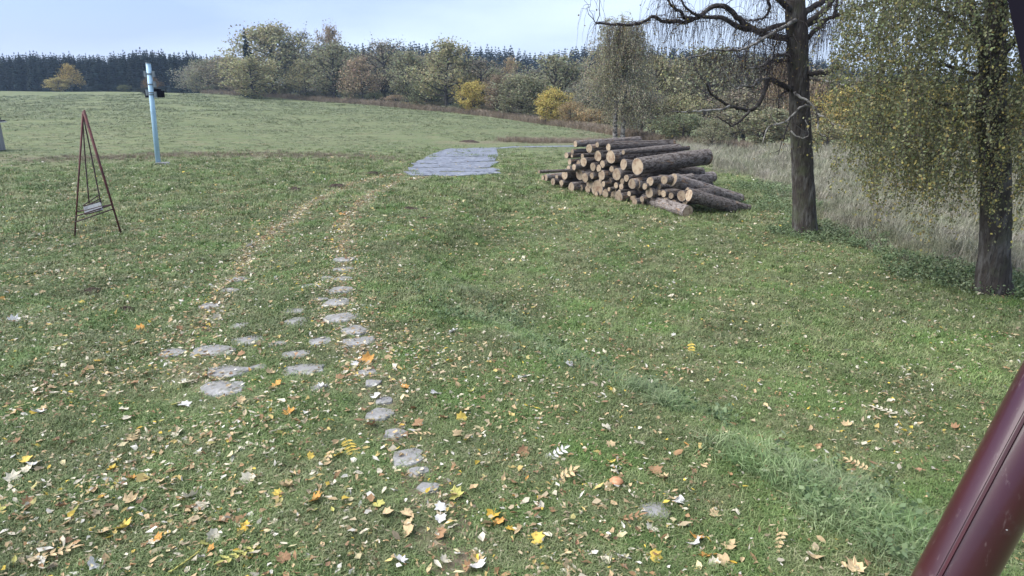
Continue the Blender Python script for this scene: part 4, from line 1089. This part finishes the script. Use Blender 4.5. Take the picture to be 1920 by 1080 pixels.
L = RNG.uniform(.03, .075, n) * np.interp(np.hypot(X, Y), [3, 10, 30], [1, 1.05, 1.5]) * np.where(small, .55, .9) * RNG.choice([.7, 1, 1.35], n); Wd = L * RNG.uniform(.25, .6, n)
a = RNG.uniform(0, 6.28, n); d = np.stack([np.cos(a), np.sin(a), RNG.normal(0, .25, n)], 1); s = np.stack([-np.sin(a), np.cos(a), RNG.normal(0, .3, n)], 1)
c = np.stack([X, Y, Z], 1); up = np.array([0, 0, 1.0]); cu = (RNG.uniform(-.15, .45, n) * Wd)[:, None] * up
p = [c - d * L[:, None] / 2, c - d * (L * .12)[:, None] + s * Wd[:, None] / 2 + cu, c + d * (L * .2)[:, None] + s * (Wd * .42)[:, None] + cu, c + d * L[:, None] / 2 + cu * .8,
     c + d * (L * .2)[:, None] - s * (Wd * .42)[:, None] + cu, c - d * (L * .12)[:, None] - s * Wd[:, None] / 2 + cu]
mid = c + d * (L * .05)[:, None]
for k_ in range(6):                                  # torn, crumpled outlines
    p[k_] = mid + (p[k_] - mid) * RNG.uniform(.55, 1.3, n)[:, None] + RNG.normal(0, 1, (n, 3)) * (Wd * .16)[:, None]
QA = np.stack([p[0], p[1], p[2], mid], 1); QB = np.stack([mid, p[2], p[3], p[4]], 1); QC = np.stack([mid, p[4], p[5], p[0]], 1)
Q = np.concatenate([QA, QB, QC]); cc = np.concatenate([cols] * 3)
tag(link('leaf_litter', quads_mesh('leaf_litter', Q, M['litter'], cc)), kind='stuff')

def maple(seed):
    """lobed leaf, curled, about 1 unit wide"""
    rng = np.random.default_rng(seed)
    ang = np.radians([-90, -62, -48, -20, 0, 12, 28, 46, 60, 74, 90, 106, 120, 134, 152, 168, 180, 200, 228, 242]); rad = [.14, .30, .38, .36, .46, .34, .36, .50, .37, .39, .54, .39, .37, .50, .36, .34, .46, .36, .38, .30]
    rad = np.array(rad) * rng.uniform(.85, 1.1, len(ang)); x, y = rad * np.cos(ang), rad * np.sin(ang)
    cx, cy = rng.uniform(.3, 1.6), rng.uniform(-.4, 1.3); ph = rng.uniform(0, 6)
    zf = lambda x, y: cx * x * x + cy * y * y * .7 + .06 * np.sin(7 * x + ph) * np.sin(6 * y)
    ring = np.stack([x, y, zf(x, y)], 1); inn = ring * [.5, .5, 0]; inn[:, 2] = zf(inn[:, 0], inn[:, 1]) + .015
    k = len(ang); v = np.vstack([ring, inn, [[0, 0, .02]]])
    f = [(i, (i + 1) % k, k + (i + 1) % k, k + i) for i in range(k)] + [(k + i, k + (i + 1) % k, 2 * k) for i in range(k)]
    v = np.vstack([v, [[-.012, -.1, .02], [.012, -.1, .02], [.03, -.5, .1], [.01, -.5, .1]]]); f.append((2 * k + 1, 2 * k + 2, 2 * k + 3, 2 * k + 4))
    return finish_leaf(v, f, rng)
def finish_leaf(v, f, rng):
    me = bpy.data.meshes.new('fallen_leaf'); me.from_pydata(v.tolist(), [], f); me.materials.append(M['litter_obj'])
    at = me.color_attributes.new('tint', 'FLOAT_COLOR', 'POINT'); c = np.ones((len(v), 4), np.float32); c[:, :3] = rng.uniform(.75, 1.1, (len(v), 1)); at.data.foreach_set('color', c.reshape(-1)); me.update(); return me
def oval(cx, cy, L, W, a, rng, z=0):
    t = np.array([0, .25, .6, 1.0]); w = np.array([.02, .5, .42, 0]) * W; d = np.array([math.cos(a), math.sin(a)]); s = np.array([-d[1], d[0]]); cur = rng.uniform(-.1, .5); v = []
    for ti, wi in zip(t, w):
        q = np.array([cx, cy]) + d * ti * L; zz_ = z + cur * (ti - .3) ** 2 * L
        v += [[*(q + s * wi), zz_ + wi * .5], [*q, zz_], [*(q - s * wi), zz_ + wi * .5]]
    f = [(3 * i + j, 3 * i + 3 + j, 3 * i + 4 + j, 3 * i + 1 + j) for i in range(3) for j in range(2)]
    return np.array(v), f
def pinnate(seed):
    rng = np.random.default_rng(seed); V_, F_ = [], []; n = 0
    for i in range(5):
        for sd in (-1, 1):
            v, f = oval(-.4 + i * .19, 0, .3 * rng.uniform(.8, 1.1), .12, sd * rng.uniform(.9, 1.25), rng, .02); V_.append(v); F_ += [tuple(q + n for q in g) for g in f]; n += len(v)
    v, f = oval(.48, 0, .3, .13, rng.uniform(-.2, .2), rng, .02); V_.append(v); F_ += [tuple(q + n for q in g) for g in f]; n += len(v)
    V_.append(np.array([[-.6, -.008, .02], [.5, -.005, .03], [.5, .005, .03], [-.6, .008, .02]])); F_.append((n, n + 1, n + 2, n + 3))
    return finish_leaf(np.vstack(V_), F_, rng)
def single(seed):
    rng = np.random.default_rng(seed); v, f = oval(-.5, 0, 1, .42, 0, rng, .02); v[:, 2] += .25 * v[:, 0] ** 2 * rng.uniform(-.3, 1.2); return finish_leaf(v, f, rng)
LEAFM = {'maple': [maple(i) for i in range(6)], 'ash': [pinnate(i) for i in range(3)], 'oval': [single(i) for i in range(4)]}
CN = {'cream': (.64, .58, .44), 'white': (.66, .64, .60), 'yellow': (.62, .46, .10), 'orange': (.58, .30, .08), 'tan': (.55, .41, .23), 'brown': (.32, .19, .10), 'green-yellow': (.42, .40, .12), 'gold': (.62, .40, .06)}
rl = random.Random(55)
def leaf_obj(px, py, kind, col, size, label, group):
    c = G(px, py, .035)
    o = link('fallen_leaf', rl.choice(LEAFM[kind]), None, tuple(c)); o.scale = (size, size, size)
    o.rotation_euler = (rl.gauss(0, .3) + (.15), rl.gauss(0, .3), rl.uniform(0, 6.28))
    j = rl.uniform(.88, 1.08); b = CN[col]; o.color = (b[0] * j, b[1] * j, b[2] * j, 1)
    return tag(o, label, 'leaf', group)
SPEC = [(377, 958, 'maple', 'cream', .16, 'large cream curled leaf lying alone left of centre near the bottom'), (830, 958, 'maple', 'white', .15, 'upper of two white leaves lying together below the last stone'),
 (826, 978, 'maple', 'white', .13, 'lower of two white leaves lying together below the last stone'), (866, 790, 'maple', 'yellow', .15, 'bright yellow maple leaf right of the stone line'),
 (926, 972, 'maple', 'gold', .16, 'golden maple leaf right of the two white leaves'), (1006, 1018, 'maple', 'yellow', .15, 'bright yellow star-shaped leaf near the bottom centre'),
 (656, 846, 'ash', 'yellow', .28, 'yellow feathered ash leaf left of the stone line'), (986, 592, 'maple', 'yellow', .16, 'single bright yellow leaf on the lawn in mid distance'),
 (980, 713, 'maple', 'white', .16, 'white leaf on the lawn right of the stone line'), (848, 627, 'maple', 'white', .2, 'white leaf right of the upper stones'), (690, 680, 'maple', 'orange', .22, 'orange-cream leaf between the right-hand stones'),
 (668, 688, 'maple', 'white', .14, 'white leaf touching the orange-cream one'), (1040, 860, 'ash', 'white', .24, 'pale ash leaf lying right of the lowest stones'), (895, 1068, 'maple', 'white', .17, 'big whitish leaf cut by the bottom edge'),
 (1275, 948, 'maple', 'white', .14, 'whitish leaf beside the half-buried stone on the right'), (1222, 998, 'maple', 'cream', .15, 'cream crumpled leaf below the mushroom'), (1150, 740, 'maple', 'yellow', .16, 'yellow leaf standing in the grass of the bank'),
 (75, 780, 'maple', 'white', .18, 'white lobed leaf near the left edge'), (65, 876, 'maple', 'white', .17, 'pale grey-white leaf by the left edge, lower down'), (335, 818, 'maple', 'cream', .17, 'cream-orange leaf above the large cream one'),
 (460, 996, 'maple', 'gold', .15, 'golden leaf below and right of the large cream one'), (404, 1012, 'maple', 'cream', .16, 'pale leaf left of the golden leaf near the bottom'), (458, 1046, 'ash', 'green-yellow', .3, 'greenish feathered ash leaf at the bottom left'),
 (345, 1066, 'ash', 'green-yellow', .28, 'yellow-green ash leaf cut by the bottom edge on the left'), (1660, 776, 'ash', 'cream', .3, 'pale feathered ash leaf on the right lawn'), (1700, 782, 'maple', 'cream', .16, 'cream leaf beside the pale ash leaf on the right lawn'),
 (1166, 1050, 'maple', 'white', .14, 'white forked leaf near the bottom right of centre'), (520, 726, 'maple', 'orange', .17, 'orange leaf below the wide middle stone'), (345, 765, 'maple', 'white', .17, 'white leaf below the left stones'),
 (606, 730, 'maple', 'white', .17, 'white leaf right of the orange leaf below the middle stone'), (1370, 1030, 'maple', 'tan', .15, 'tan leaf under the long grass at the bottom right'), (1302, 1015, 'maple', 'orange', .15, 'orange leaf near the bottom right of centre'),
 (545, 780, 'maple', 'orange', .17, 'orange and white leaf left of the lower stones'), (643, 404, 'maple', 'orange', .28, 'orange leaf standing upright in the right wheel rut'), (470, 464, 'maple', 'white', .26, 'white leaf in the left wheel rut'),
 (265, 622, 'maple', 'orange', .2, 'orange leaf on the left lawn below the swing'), (705, 748, 'maple', 'white', .17, 'white leaf on the reddish patch of the stone line'), (28, 606, 'maple', 'white', .2, 'pale leaf at the left edge below the swing')]
for i, a in enumerate(SPEC): leaf_obj(a[0], a[1], a[2], a[3], a[4] * .86, a[5], None)
ZONES = [(0, 480, 740, 1080, 84, 'at the bottom left'), (480, 1000, 740, 1080, 52, 'at the bottom centre'), (1000, 1700, 840, 1080, 40, 'at the bottom right'), (0, 420, 480, 740, 44, 'on the left lawn'), (420, 1000, 560, 740, 22, 'around the stones'), (1000, 1900, 560, 840, 24, 'on the right lawn')]
for x0, x1, y0, y1, cnt, where in ZONES:
    for _ in range(cnt):
        k = rl.choices(('maple', 'ash', 'oval'), (.5, .08, .42))[0]; c = rl.choices(list(CN), (.2, .05, .06, .06, .34, .2, .05, .04))[0]
        px, py = rl.uniform(x0, x1), rl.uniform(y0, y1)
        kn = {'maple': 'lobed leaf', 'ash': 'feathered ash leaf', 'oval': 'narrow leaf'}[k]
        leaf_obj(px, py, k, c, {'maple': rl.uniform(.085, .15), 'ash': rl.uniform(.17, .24), 'oval': rl.uniform(.05, .085)}[k], f'fallen {c} {kn} in the grass {where}', f'fallen {c} {kn} group {where}')

# mushroom
c = G(1155, 912); e = empty('mushroom', c, 'orange-brown mushroom in the grass on the bank near the bottom right of centre', 'mushroom')
prof = [(.0, .075), (.02, .074), (.042, .066), (.055, .052), (.056, .046), (.03, .044), (.012, .046)]
mb = MB(); k = 16; v = [(r * math.cos(j * 2 * math.pi / k) * (1 + .06 * math.sin(3 * j)), r * math.sin(j * 2 * math.pi / k), z) for r, z in prof for j in range(k)]
mb.add(v, [(i * k + j, (i + 1) * k + j, (i + 1) * k + (j + 1) % k, i * k + (j + 1) % k) for i in range(len(prof) - 1) for j in range(k)]); mb.build('cap', M['cap'], e, smooth=True)
mb = MB(); mb.tube([[0, 0, -.02], [0, 0, .02], [.002, 0, .05]], [.017, .013, .011], 10); mb.build('stem', M['stem'], e, smooth=True)

# ------------------------------------------------------------------ log pile
E0, E1 = G(1266, 400), G(1035, 350)
Ld = (E1 - E0)[:2]; Ld /= np.linalg.norm(Ld)
A0 = np.array([Ld[1], -Ld[0], 0.0])
if A0[0] < 0: A0 = -A0
NRM = np.array([A0[0], A0[1], 0])
def on_face(px, py):
    d = ray(px, py); o = np.array([0, 0, CAMZ]); t = ((E0 - o) @ NRM) / (d @ NRM); return o + t * d
def zp(x, y): return 1000 + x / 4.571, 240 + y / 4.571
LOGM = []; ENDM = None
def log_mesh(seed):
    rng = np.random.default_rng(seed); k, n = 16, 9; mb = MB()
    t = np.linspace(0, 1, n); cx, cy = .06 * np.sin(t * 3 + rng.uniform(0, 6)), .06 * np.sin(t * 2.5 + rng.uniform(0, 6)); cx -= cx[0] + (cx[-1] - cx[0]) * t; cy -= cy[0] + (cy[-1] - cy[0]) * t
    a = np.arange(k) * 2 * math.pi / k; prof = 1 + .04 * np.sin(2 * a + rng.uniform(0, 6)) + .03 * np.sin(3 * a + rng.uniform(0, 6))
    v = []
    for i in range(n):
        r = prof * (1 + rng.normal(0, .018, k) * (0 < i < n - 1)); v.append(np.stack([cx[i] + r * np.cos(a), cy[i] + r * np.sin(a), np.full(k, t[i])], 1))
    mb.add(np.concatenate(v), [(i * k + j, i * k + (j + 1) % k, (i + 1) * k + (j + 1) % k, (i + 1) * k + j) for i in range(n - 1) for j in range(k)])
    bark = mb.mesh('log', M['log_bark'], True)
    eb = MB(); ring = np.stack([prof * np.cos(a), prof * np.sin(a), np.zeros(k)], 1)
    eb.add(np.vstack([ring * .94, ring * .5, [[0, 0, 0]]]) + [0, 0, -.0], [(j, k + j, k + (j + 1) % k, (j + 1) % k) for j in range(k)] + [(k + j, 2 * k, k + (j + 1) % k) for j in range(k)])
    rim = MB(); rim.add(np.vstack([ring, ring * .94]), [(j, k + j, k + (j + 1) % k, (j + 1) % k) for j in range(k)])
    return bark, eb.mesh('cut_end', M['cut']), rim.mesh('bark_rim', M['log_bark'])
LOGM = [log_mesh(60 + i) for i in range(7)]
rg = random.Random(8)
def put_log(a, b, r, label, r1=None, group='cut logs in the pile'):
    a, b = Vector(a), Vector(b); d = b - a; L = d.length
    me = rg.choice(LOGM)
    o = link('log', me[0]); q = d.to_track_quat('Z', 'Y') ; q = q @ Matrix.Rotation(rg.uniform(0, 6.28), 3, 'Z').to_quaternion()
    o.rotation_mode = 'QUATERNION'; o.rotation_quaternion = q; o.location = a; o.scale = (r, r, L)
    e = link('cut_end', me[1], o); link('bark_rim', me[2], o)
    f = link('cut_end', me[1], o, (0, 0, 1)); f.rotation_euler = (math.pi, 0, 0); f = link('bark_rim', me[2], o, (0, 0, 1)); f.rotation_euler = (math.pi, 0, 0)
    return tag(o, label, 'log', group)
LOGS = [(360, 137, 55), (478, 175, 76), (547, 143, 46), (643, 165, 60), (333, 200, 40), (283, 235, 54), (330, 240, 28), (663, 248, 118), (552, 240, 95), (618, 252, 70), (430, 290, 84), (510, 333, 72),
 (592, 310, 65), (560, 345, 60), (773, 312, 98), (892, 330, 150), (348, 335, 56), (300, 345, 50), (267, 402, 84), (395, 400, 100), (442, 425, 85), (482, 477, 88), (585, 402, 86), (713, 397, 108), (545, 540, 150),
 (168, 460, 62), (105, 425, 60), (80, 425, 40), (325, 505, 86), (378, 505, 66), (235, 520, 48), (645, 458, 78), (708, 492, 56), (760, 458, 52), (797, 430, 60), (753, 503, 56), (845, 478, 92), (884, 478, 98),
 (1000, 457, 78), (1120, 445, 76), (1075, 500, 52), (648, 525, 38), (694, 540, 46), (736, 546, 40), (765, 567, 50), (820, 563, 46), (897, 545, 42), (993, 555, 88), (1078, 553, 52), (1115, 563, 62),
 (852, 590, 72), (730, 610, 98), (615, 605, 78), (535, 632, 46), (465, 577, 76), (402, 568, 64), (343, 567, 42), (830, 650, 84), (866, 675, 68), (925, 680, 54), (1020, 608, 48), (1133, 628, 64), (1300, 632, 54),
 (770, 208, 40), (670, 352, 56), (1270, 582, 98), (420, 240, 44), (385, 300, 50), (310, 290, 50), (600, 480, 50), (575, 440, 44), (930, 610, 50), (955, 500, 56), (1060, 620, 50), (1205, 640, 60), (1180, 580, 56), (680, 620, 60), (500, 410, 54), (240, 470, 52), (200, 420, 40)]
FAR = {(892, 330): (1486, 248, 1.35), (643, 165): (1205, 146, 1.5), (663, 248): (1242, 190, 1.4), (773, 312): (1440, 382, 1.3), (478, 175): None}
rows = sorted({round(l[1] / 52) for l in LOGS}); nrow = len(rows)
ordn = ['first', 'second', 'third', 'fourth', 'fifth', 'sixth', 'seventh', 'eighth', 'ninth', 'tenth', 'eleventh', 'twelfth', 'thirteenth', 'fourteenth']
byrow = {}
for l in LOGS: byrow.setdefault(round(l[1] / 52), []).append(l)
for r in byrow: byrow[r].sort()
for i, (x, y, hpx) in enumerate(LOGS):
    a = on_face(*zp(x, y)); dist = np.linalg.norm(a - [0, 0, CAMZ]); rad = hpx / 4.571 / 2 * dist / F * .97
    yaw = rg.uniform(-.06, .06); ax = np.array([A0[0] * math.cos(yaw) - A0[1] * math.sin(yaw), A0[0] * math.sin(yaw) + A0[1] * math.cos(yaw), rg.uniform(-.02, .02)])
    Lg = rg.uniform(2.7, 3.5) if x < 950 or y < 400 else rg.uniform(.9, 1.3)
    far = FAR.get((x, y))
    if not far:
        vd = a - np.array([0, 0, CAMZ]); a = a + vd / np.linalg.norm(vd) * rg.uniform(-.28, .3)
    b = P(*zp(far[0], far[1]), a[1] + far[2]) if far else a + ax * Lg
    g0 = float(height(a[0], a[1]))
    if a[2] - rad < g0: a[2] = g0 + rad * .9
    gb = float(height(b[0], b[1]))
    if b[2] - rad < gb: b[2] = gb + rad * .9
    if (x, y) == (892, 330): lab = 'thickest log of the pile, jutting out on top to the right'
    elif (x, y) == (643, 165): lab = 'long log lying highest along the top of the pile'
    elif (x, y) == (545, 540): lab = 'thick split log with a large pale broken face, low in the pile'
    else:
        rw = round(y / 52); k = byrow[rw].index((x, y, hpx)); lv = rows.index(rw)
        size = 'thin' if hpx < 52 else ('medium' if hpx < 80 else 'thick')
        lab = f'{size} log, {ordn[k]} from left in {ordn[lv]} layer from pile top'
    put_log(a, b, rad, lab)
def fl(px, py, lift): return G(px, py, lift)
# logs that have slid off the right end
a = on_face(*zp(1172, 447)); put_log(a + NRM * .1, fl(1386, 383, .13), .185, 'upper of two long logs slanting from the pile to the grass at right')
a = on_face(*zp(1322, 577)); put_log(a + NRM * .05, fl(1376, 397, .14), .17, 'long log slanting to the ground at the right end, lower of the two')
a = on_face(*zp(1250, 545)); put_log(a + NRM * .3, fl(1404, 394, .05), .11, 'thin log lying between the two long slanting logs')
q = fl(1289, 408, .16); put_log(q, q + np.array([-.75, 2.2, .03]), .165, 'short log lying in front of the pile with its end towards the lawn')
a = P(*zp(48, 375), 21.6); put_log(a, a + NRM * 2.2 - [0, 0, .05], .055, 'thin pale log sticking out at the far left end of the pile')
a = P(*zp(1090, 440), on_face(*zp(1120, 445))[1] + .9); put_log(a, P(*zp(1480, 455), a[1] + 1.2), .14, 'log ending in shadow under the thickest log')

# ------------------------------------------------------------------ pole, swing, shed
pb = G(297, 308); Dp = pb[1]; e = empty('utility_pole', pb, 'pale blue-white round pole leaning slightly left in the field', 'pole')
def loc(p): return np.array(p) - pb
pt = P(278, 119, Dp); ax = (pt - pb) / np.linalg.norm(pt - pb); Hh = np.linalg.norm(pt - pb)
mb = MB(); mb.tube([-ax * .1, ax * Hh * .5, ax * Hh], [.105, .1, .095], 16); mb.build('tube', M['pole'], e, smooth=True)
mb = MB(); mb.tube([ax * Hh, ax * (Hh + .03)], [.11, .1], 16); mb.build('top_cap', M['metal_grey'], e)
for h, sx in ((.90, -1), (.90, 1), (.72, -1), (.70, 1), (.80, 1)):
    c = ax * Hh * h
    mb = MB(); mb.tube([c - ax * .025, c + ax * .025], .115, 16); mb.box(c + [sx * .17, 0, .0], (.09, .1, .24)); mb.bar(c + [sx * .08, 0, 0], c + [sx * .15, 0, 0], .05, .05); mb.build('bracket', M['metal_grey'], e)
mb = MB(); c = ax * Hh * .705; mb.box(c + [.02, .24, 0], (.74, .2, .28)); mb.box(c + [.02, .24, .17], (.5, .16, .08)); mb.bar(c + [0, .08, 0], c + [0, .16, 0], .06, .06); mb.build('equipment_box', M['timber_dark'], e)
mb = MB(); mb.box((.2, -.1, .02), (.5, .35, .14)); o = mb.build('footing', M['stone'], e); o.rotation_euler.z = .3

DS = G(138, 447)[1]
fa, fb = G(138, 447), G(229, 441); apex = P(155.5, 209, (fa[1] + fb[1]) / 2 + .35)
e = empty('swing', (fa + fb) / 2, 'rusty red pyramid-frame swing with small pale seat on the left lawn', 'swing')
iv = Matrix.Translation(-Vector((fa + fb) / 2))
def sw(name, pts, r, m, k=8):
    mb = MB(); mb.tube(np.array(pts), r, k); o = mb.build(name, M[m], e, smooth=True); o.matrix_parent_inverse = iv; return o
ra, rb = G(139.6, 428), G(224, 425)
sw('leg', [fa - [0, 0, .1], apex], [.015, .019], 'swing_red'); sw('leg', [fb - [0, 0, .1], apex + [.02, 0, 0]], [.018, .032], 'swing_red')
sw('leg', [ra - [0, 0, .1], apex + [0, .03, 0]], [.010, .010], 'swing_red'); sw('leg', [rb - [0, 0, .1], apex + [.012, .03, 0]], [.010, .014], 'swing_red')
sw('apex_cap', [apex - [0, 0, .16], apex + [.005, .05, .03]], [.036, .016], 'swing_red', 10)
def on(a, b, t): return a + (b - a) * t
for t1, t2, w in ((.13, .22, .014), (.175, .255, .014)):
    sw('crossbar', [on(fa, apex, t1), on(fb, apex, t2)], w, 'swing_dark')
sw('crossbar', [on(ra, apex, .15), on(rb, apex, .21)], .014, 'swing_dark')
ds = apex[1] - .12
h1 = [P(155, 225, ds + .1), P(160, 300, ds + .1), P(167, 381, ds)]; h2 = [P(157, 222, ds + .1), P(171, 290, ds + .1), P(190, 387, ds)]
sw('hanger', smooth_line(h1, 8), .014, 'swing_dark'); sw('hanger', smooth_line(h2, 8), .014, 'swing_dark')
for (x0, y0, x1, y1) in ((158, 391, 189, 382), (160, 399, 192, 390)):
    a, b = P(x0, y0, ds - .1), P(x1, y1, ds - .1); mb = MB(); mb.bar(a, b, .028, .075); o = mb.build('seat_slat', M['slat'], e); o.matrix_parent_inverse = iv
for (x0, y0, x1, y1) in ((155, 386, 185, 366), (157, 389, 188, 372), (158, 386, 189, 378), (157, 388, 192, 394)):
    sw('seat_rail', [P(x0, y0, ds + .12), P(x1, y1, ds + .1)], .011, 'swing_dark')
sw('seat_rail', [P(157, 389, ds + .1), P(160, 402, ds - .12), P(192, 394, ds - .12), P(189, 376, ds + .1)], .012, 'swing_dark')

sb = G(-38, 283); e = empty('garden_shed', sb, 'grey wooden shed corner with dark roof cut by the left edge', 'shed')
hS = P(-38, 228, sb[1])[2] - sb[2]; wS = .98
for i in range(13):
    mb = MB(); mb.box((-wS + .075 + i * .15, -.5 + (i % 2) * .006, hS / 2), (.143, .03, hS)); mb.build('plank', M['shed_wood'], e)
mb = MB(); mb.box((0, .03, hS / 2), (wS * 2 - .04, .96, hS - .02)); mb.build('wall', M['shed_wood'], e)
mb = MB(); mb.box((wS - .03, -.53, hS / 2), (.07, .03, hS - .1)); mb.build('corner_board', M['shed_trim'], e)
mb = MB(); mb.box((.04, -.02, hS + .03), (wS * 2 + .26, 1.3, .06)); r = mb.build('roof', M['shed_roof'], e)
mb = MB(); mb.box((.05, -.02, hS - .035), (wS * 2 + .34, 1.36, .04)); mb.build('roof_edge', M['shed_trim'], r)
mb = MB(); mb.box((-.02, .0, hS + .12), (wS * 2 + .08, 1.1, .1)); mb.build('roof_deck', M['shed_roof'], r)

# ------------------------------------------------------------------ maroon downpipe of the house close to the camera
rp_ = .0415; dd = 1.12
def near(px, py, dist):
    d = ray(px, py); return np.array([0, 0, CAMZ]) + d / np.linalg.norm(d) * dist
p0, p1 = near(1788, 1080, 1.14), near(1788 + 204, 1080 - 380, 1.10)
dr = (p1 - p0) / np.linalg.norm(p1 - p0)
q0, q1 = p0 - dr * .30, p1 + dr * .75
e = empty('downpipe', (q0[0], q0[1], 0), 'glossy maroon metal pipe crossing the bottom right corner close to the camera', 'pipe'); iv = Matrix.Translation(-e.location)
foot = np.array([q0[0] - .05, q0[1], float(height(q0[0], q0[1]))])
mb = MB(); mb.tube(np.linspace(q0, q1, 12), rp_, 40); o = mb.build('sloping_tube', M['maroon'], e, smooth=True); o.matrix_parent_inverse = iv
mb = MB(); mb.tube(smooth_line([q0 + dr * .02, q0 - dr * .1, q0 - dr * .16 - [0, 0, .08], q0 - dr * .18 - [0, 0, .22]], 10), rp_ * 1.04, 24); mb.tube([q0 - dr * .18 - [0, 0, .2], np.append((q0 - dr * .18)[:2], foot[2])], rp_, 24)
o = mb.build('lower_tube', M['maroon'], e, smooth=True); o.matrix_parent_inverse = iv
# folded seam on the side that faces the camera
view = np.array([0, 0, CAMZ]) - (p0 + p1) / 2; view -= dr * (view @ dr); view /= np.linalg.norm(view); side = np.cross(dr, view)
SGN = 1.0 if side[0] < 0 else -1.0        # towards the left edge of the pipe as seen
SEAM = .28 * SGN
for ang, w, hgt, mm in ((SEAM, .0035, .004, 'maroon_dark'), (SEAM + .13 * SGN, .0022, .0012, 'maroon')):
    nrm = view * math.cos(ang) + side * math.sin(ang)
    tdir = np.cross(dr, nrm); c = (q0 + q1) / 2 + nrm * (rp_ + hgt * .3)
    mb = MB(); mb.box(c, (w, hgt, np.linalg.norm(q1 - q0)), np.stack([tdir, nrm, dr], 1)); o = mb.build('seam', M[mm], e); o.matrix_parent_inverse = iv
# dark timber brace of the eaves
a, b = near(1934, -90, 1.25), near(1992, 170, 1.2)
mb = MB(); mb.bar(a + (a - b) * .5, b + (b - a) * .8, .06, .05)
tag(mb.build('eave_brace', M['timber_dark']), 'dark timber brace of the eaves in the top right corner', 'brace')

# ------------------------------------------------------------------ haze
mh = bpy.data.materials.new('haze'); mh.use_nodes = True; nt = mh.node_tree; nt.nodes.clear()
mo = nt.nodes.new('ShaderNodeOutputMaterial'); pv = nt.nodes.new('ShaderNodeVolumePrincipled')
pv.inputs['Color'].default_value = (.55, .75, 1.0, 1); pv.inputs['Density'].default_value = .0003; pv.inputs['Anisotropy'].default_value = .2
nt.links.new(pv.outputs['Volume'], mo.inputs['Volume'])
mb = MB(); mb.box((0, 0, 16), (1290, 1290, 50)); hz_ = mb.build('haze', mh); tag(hz_, kind='stuff')
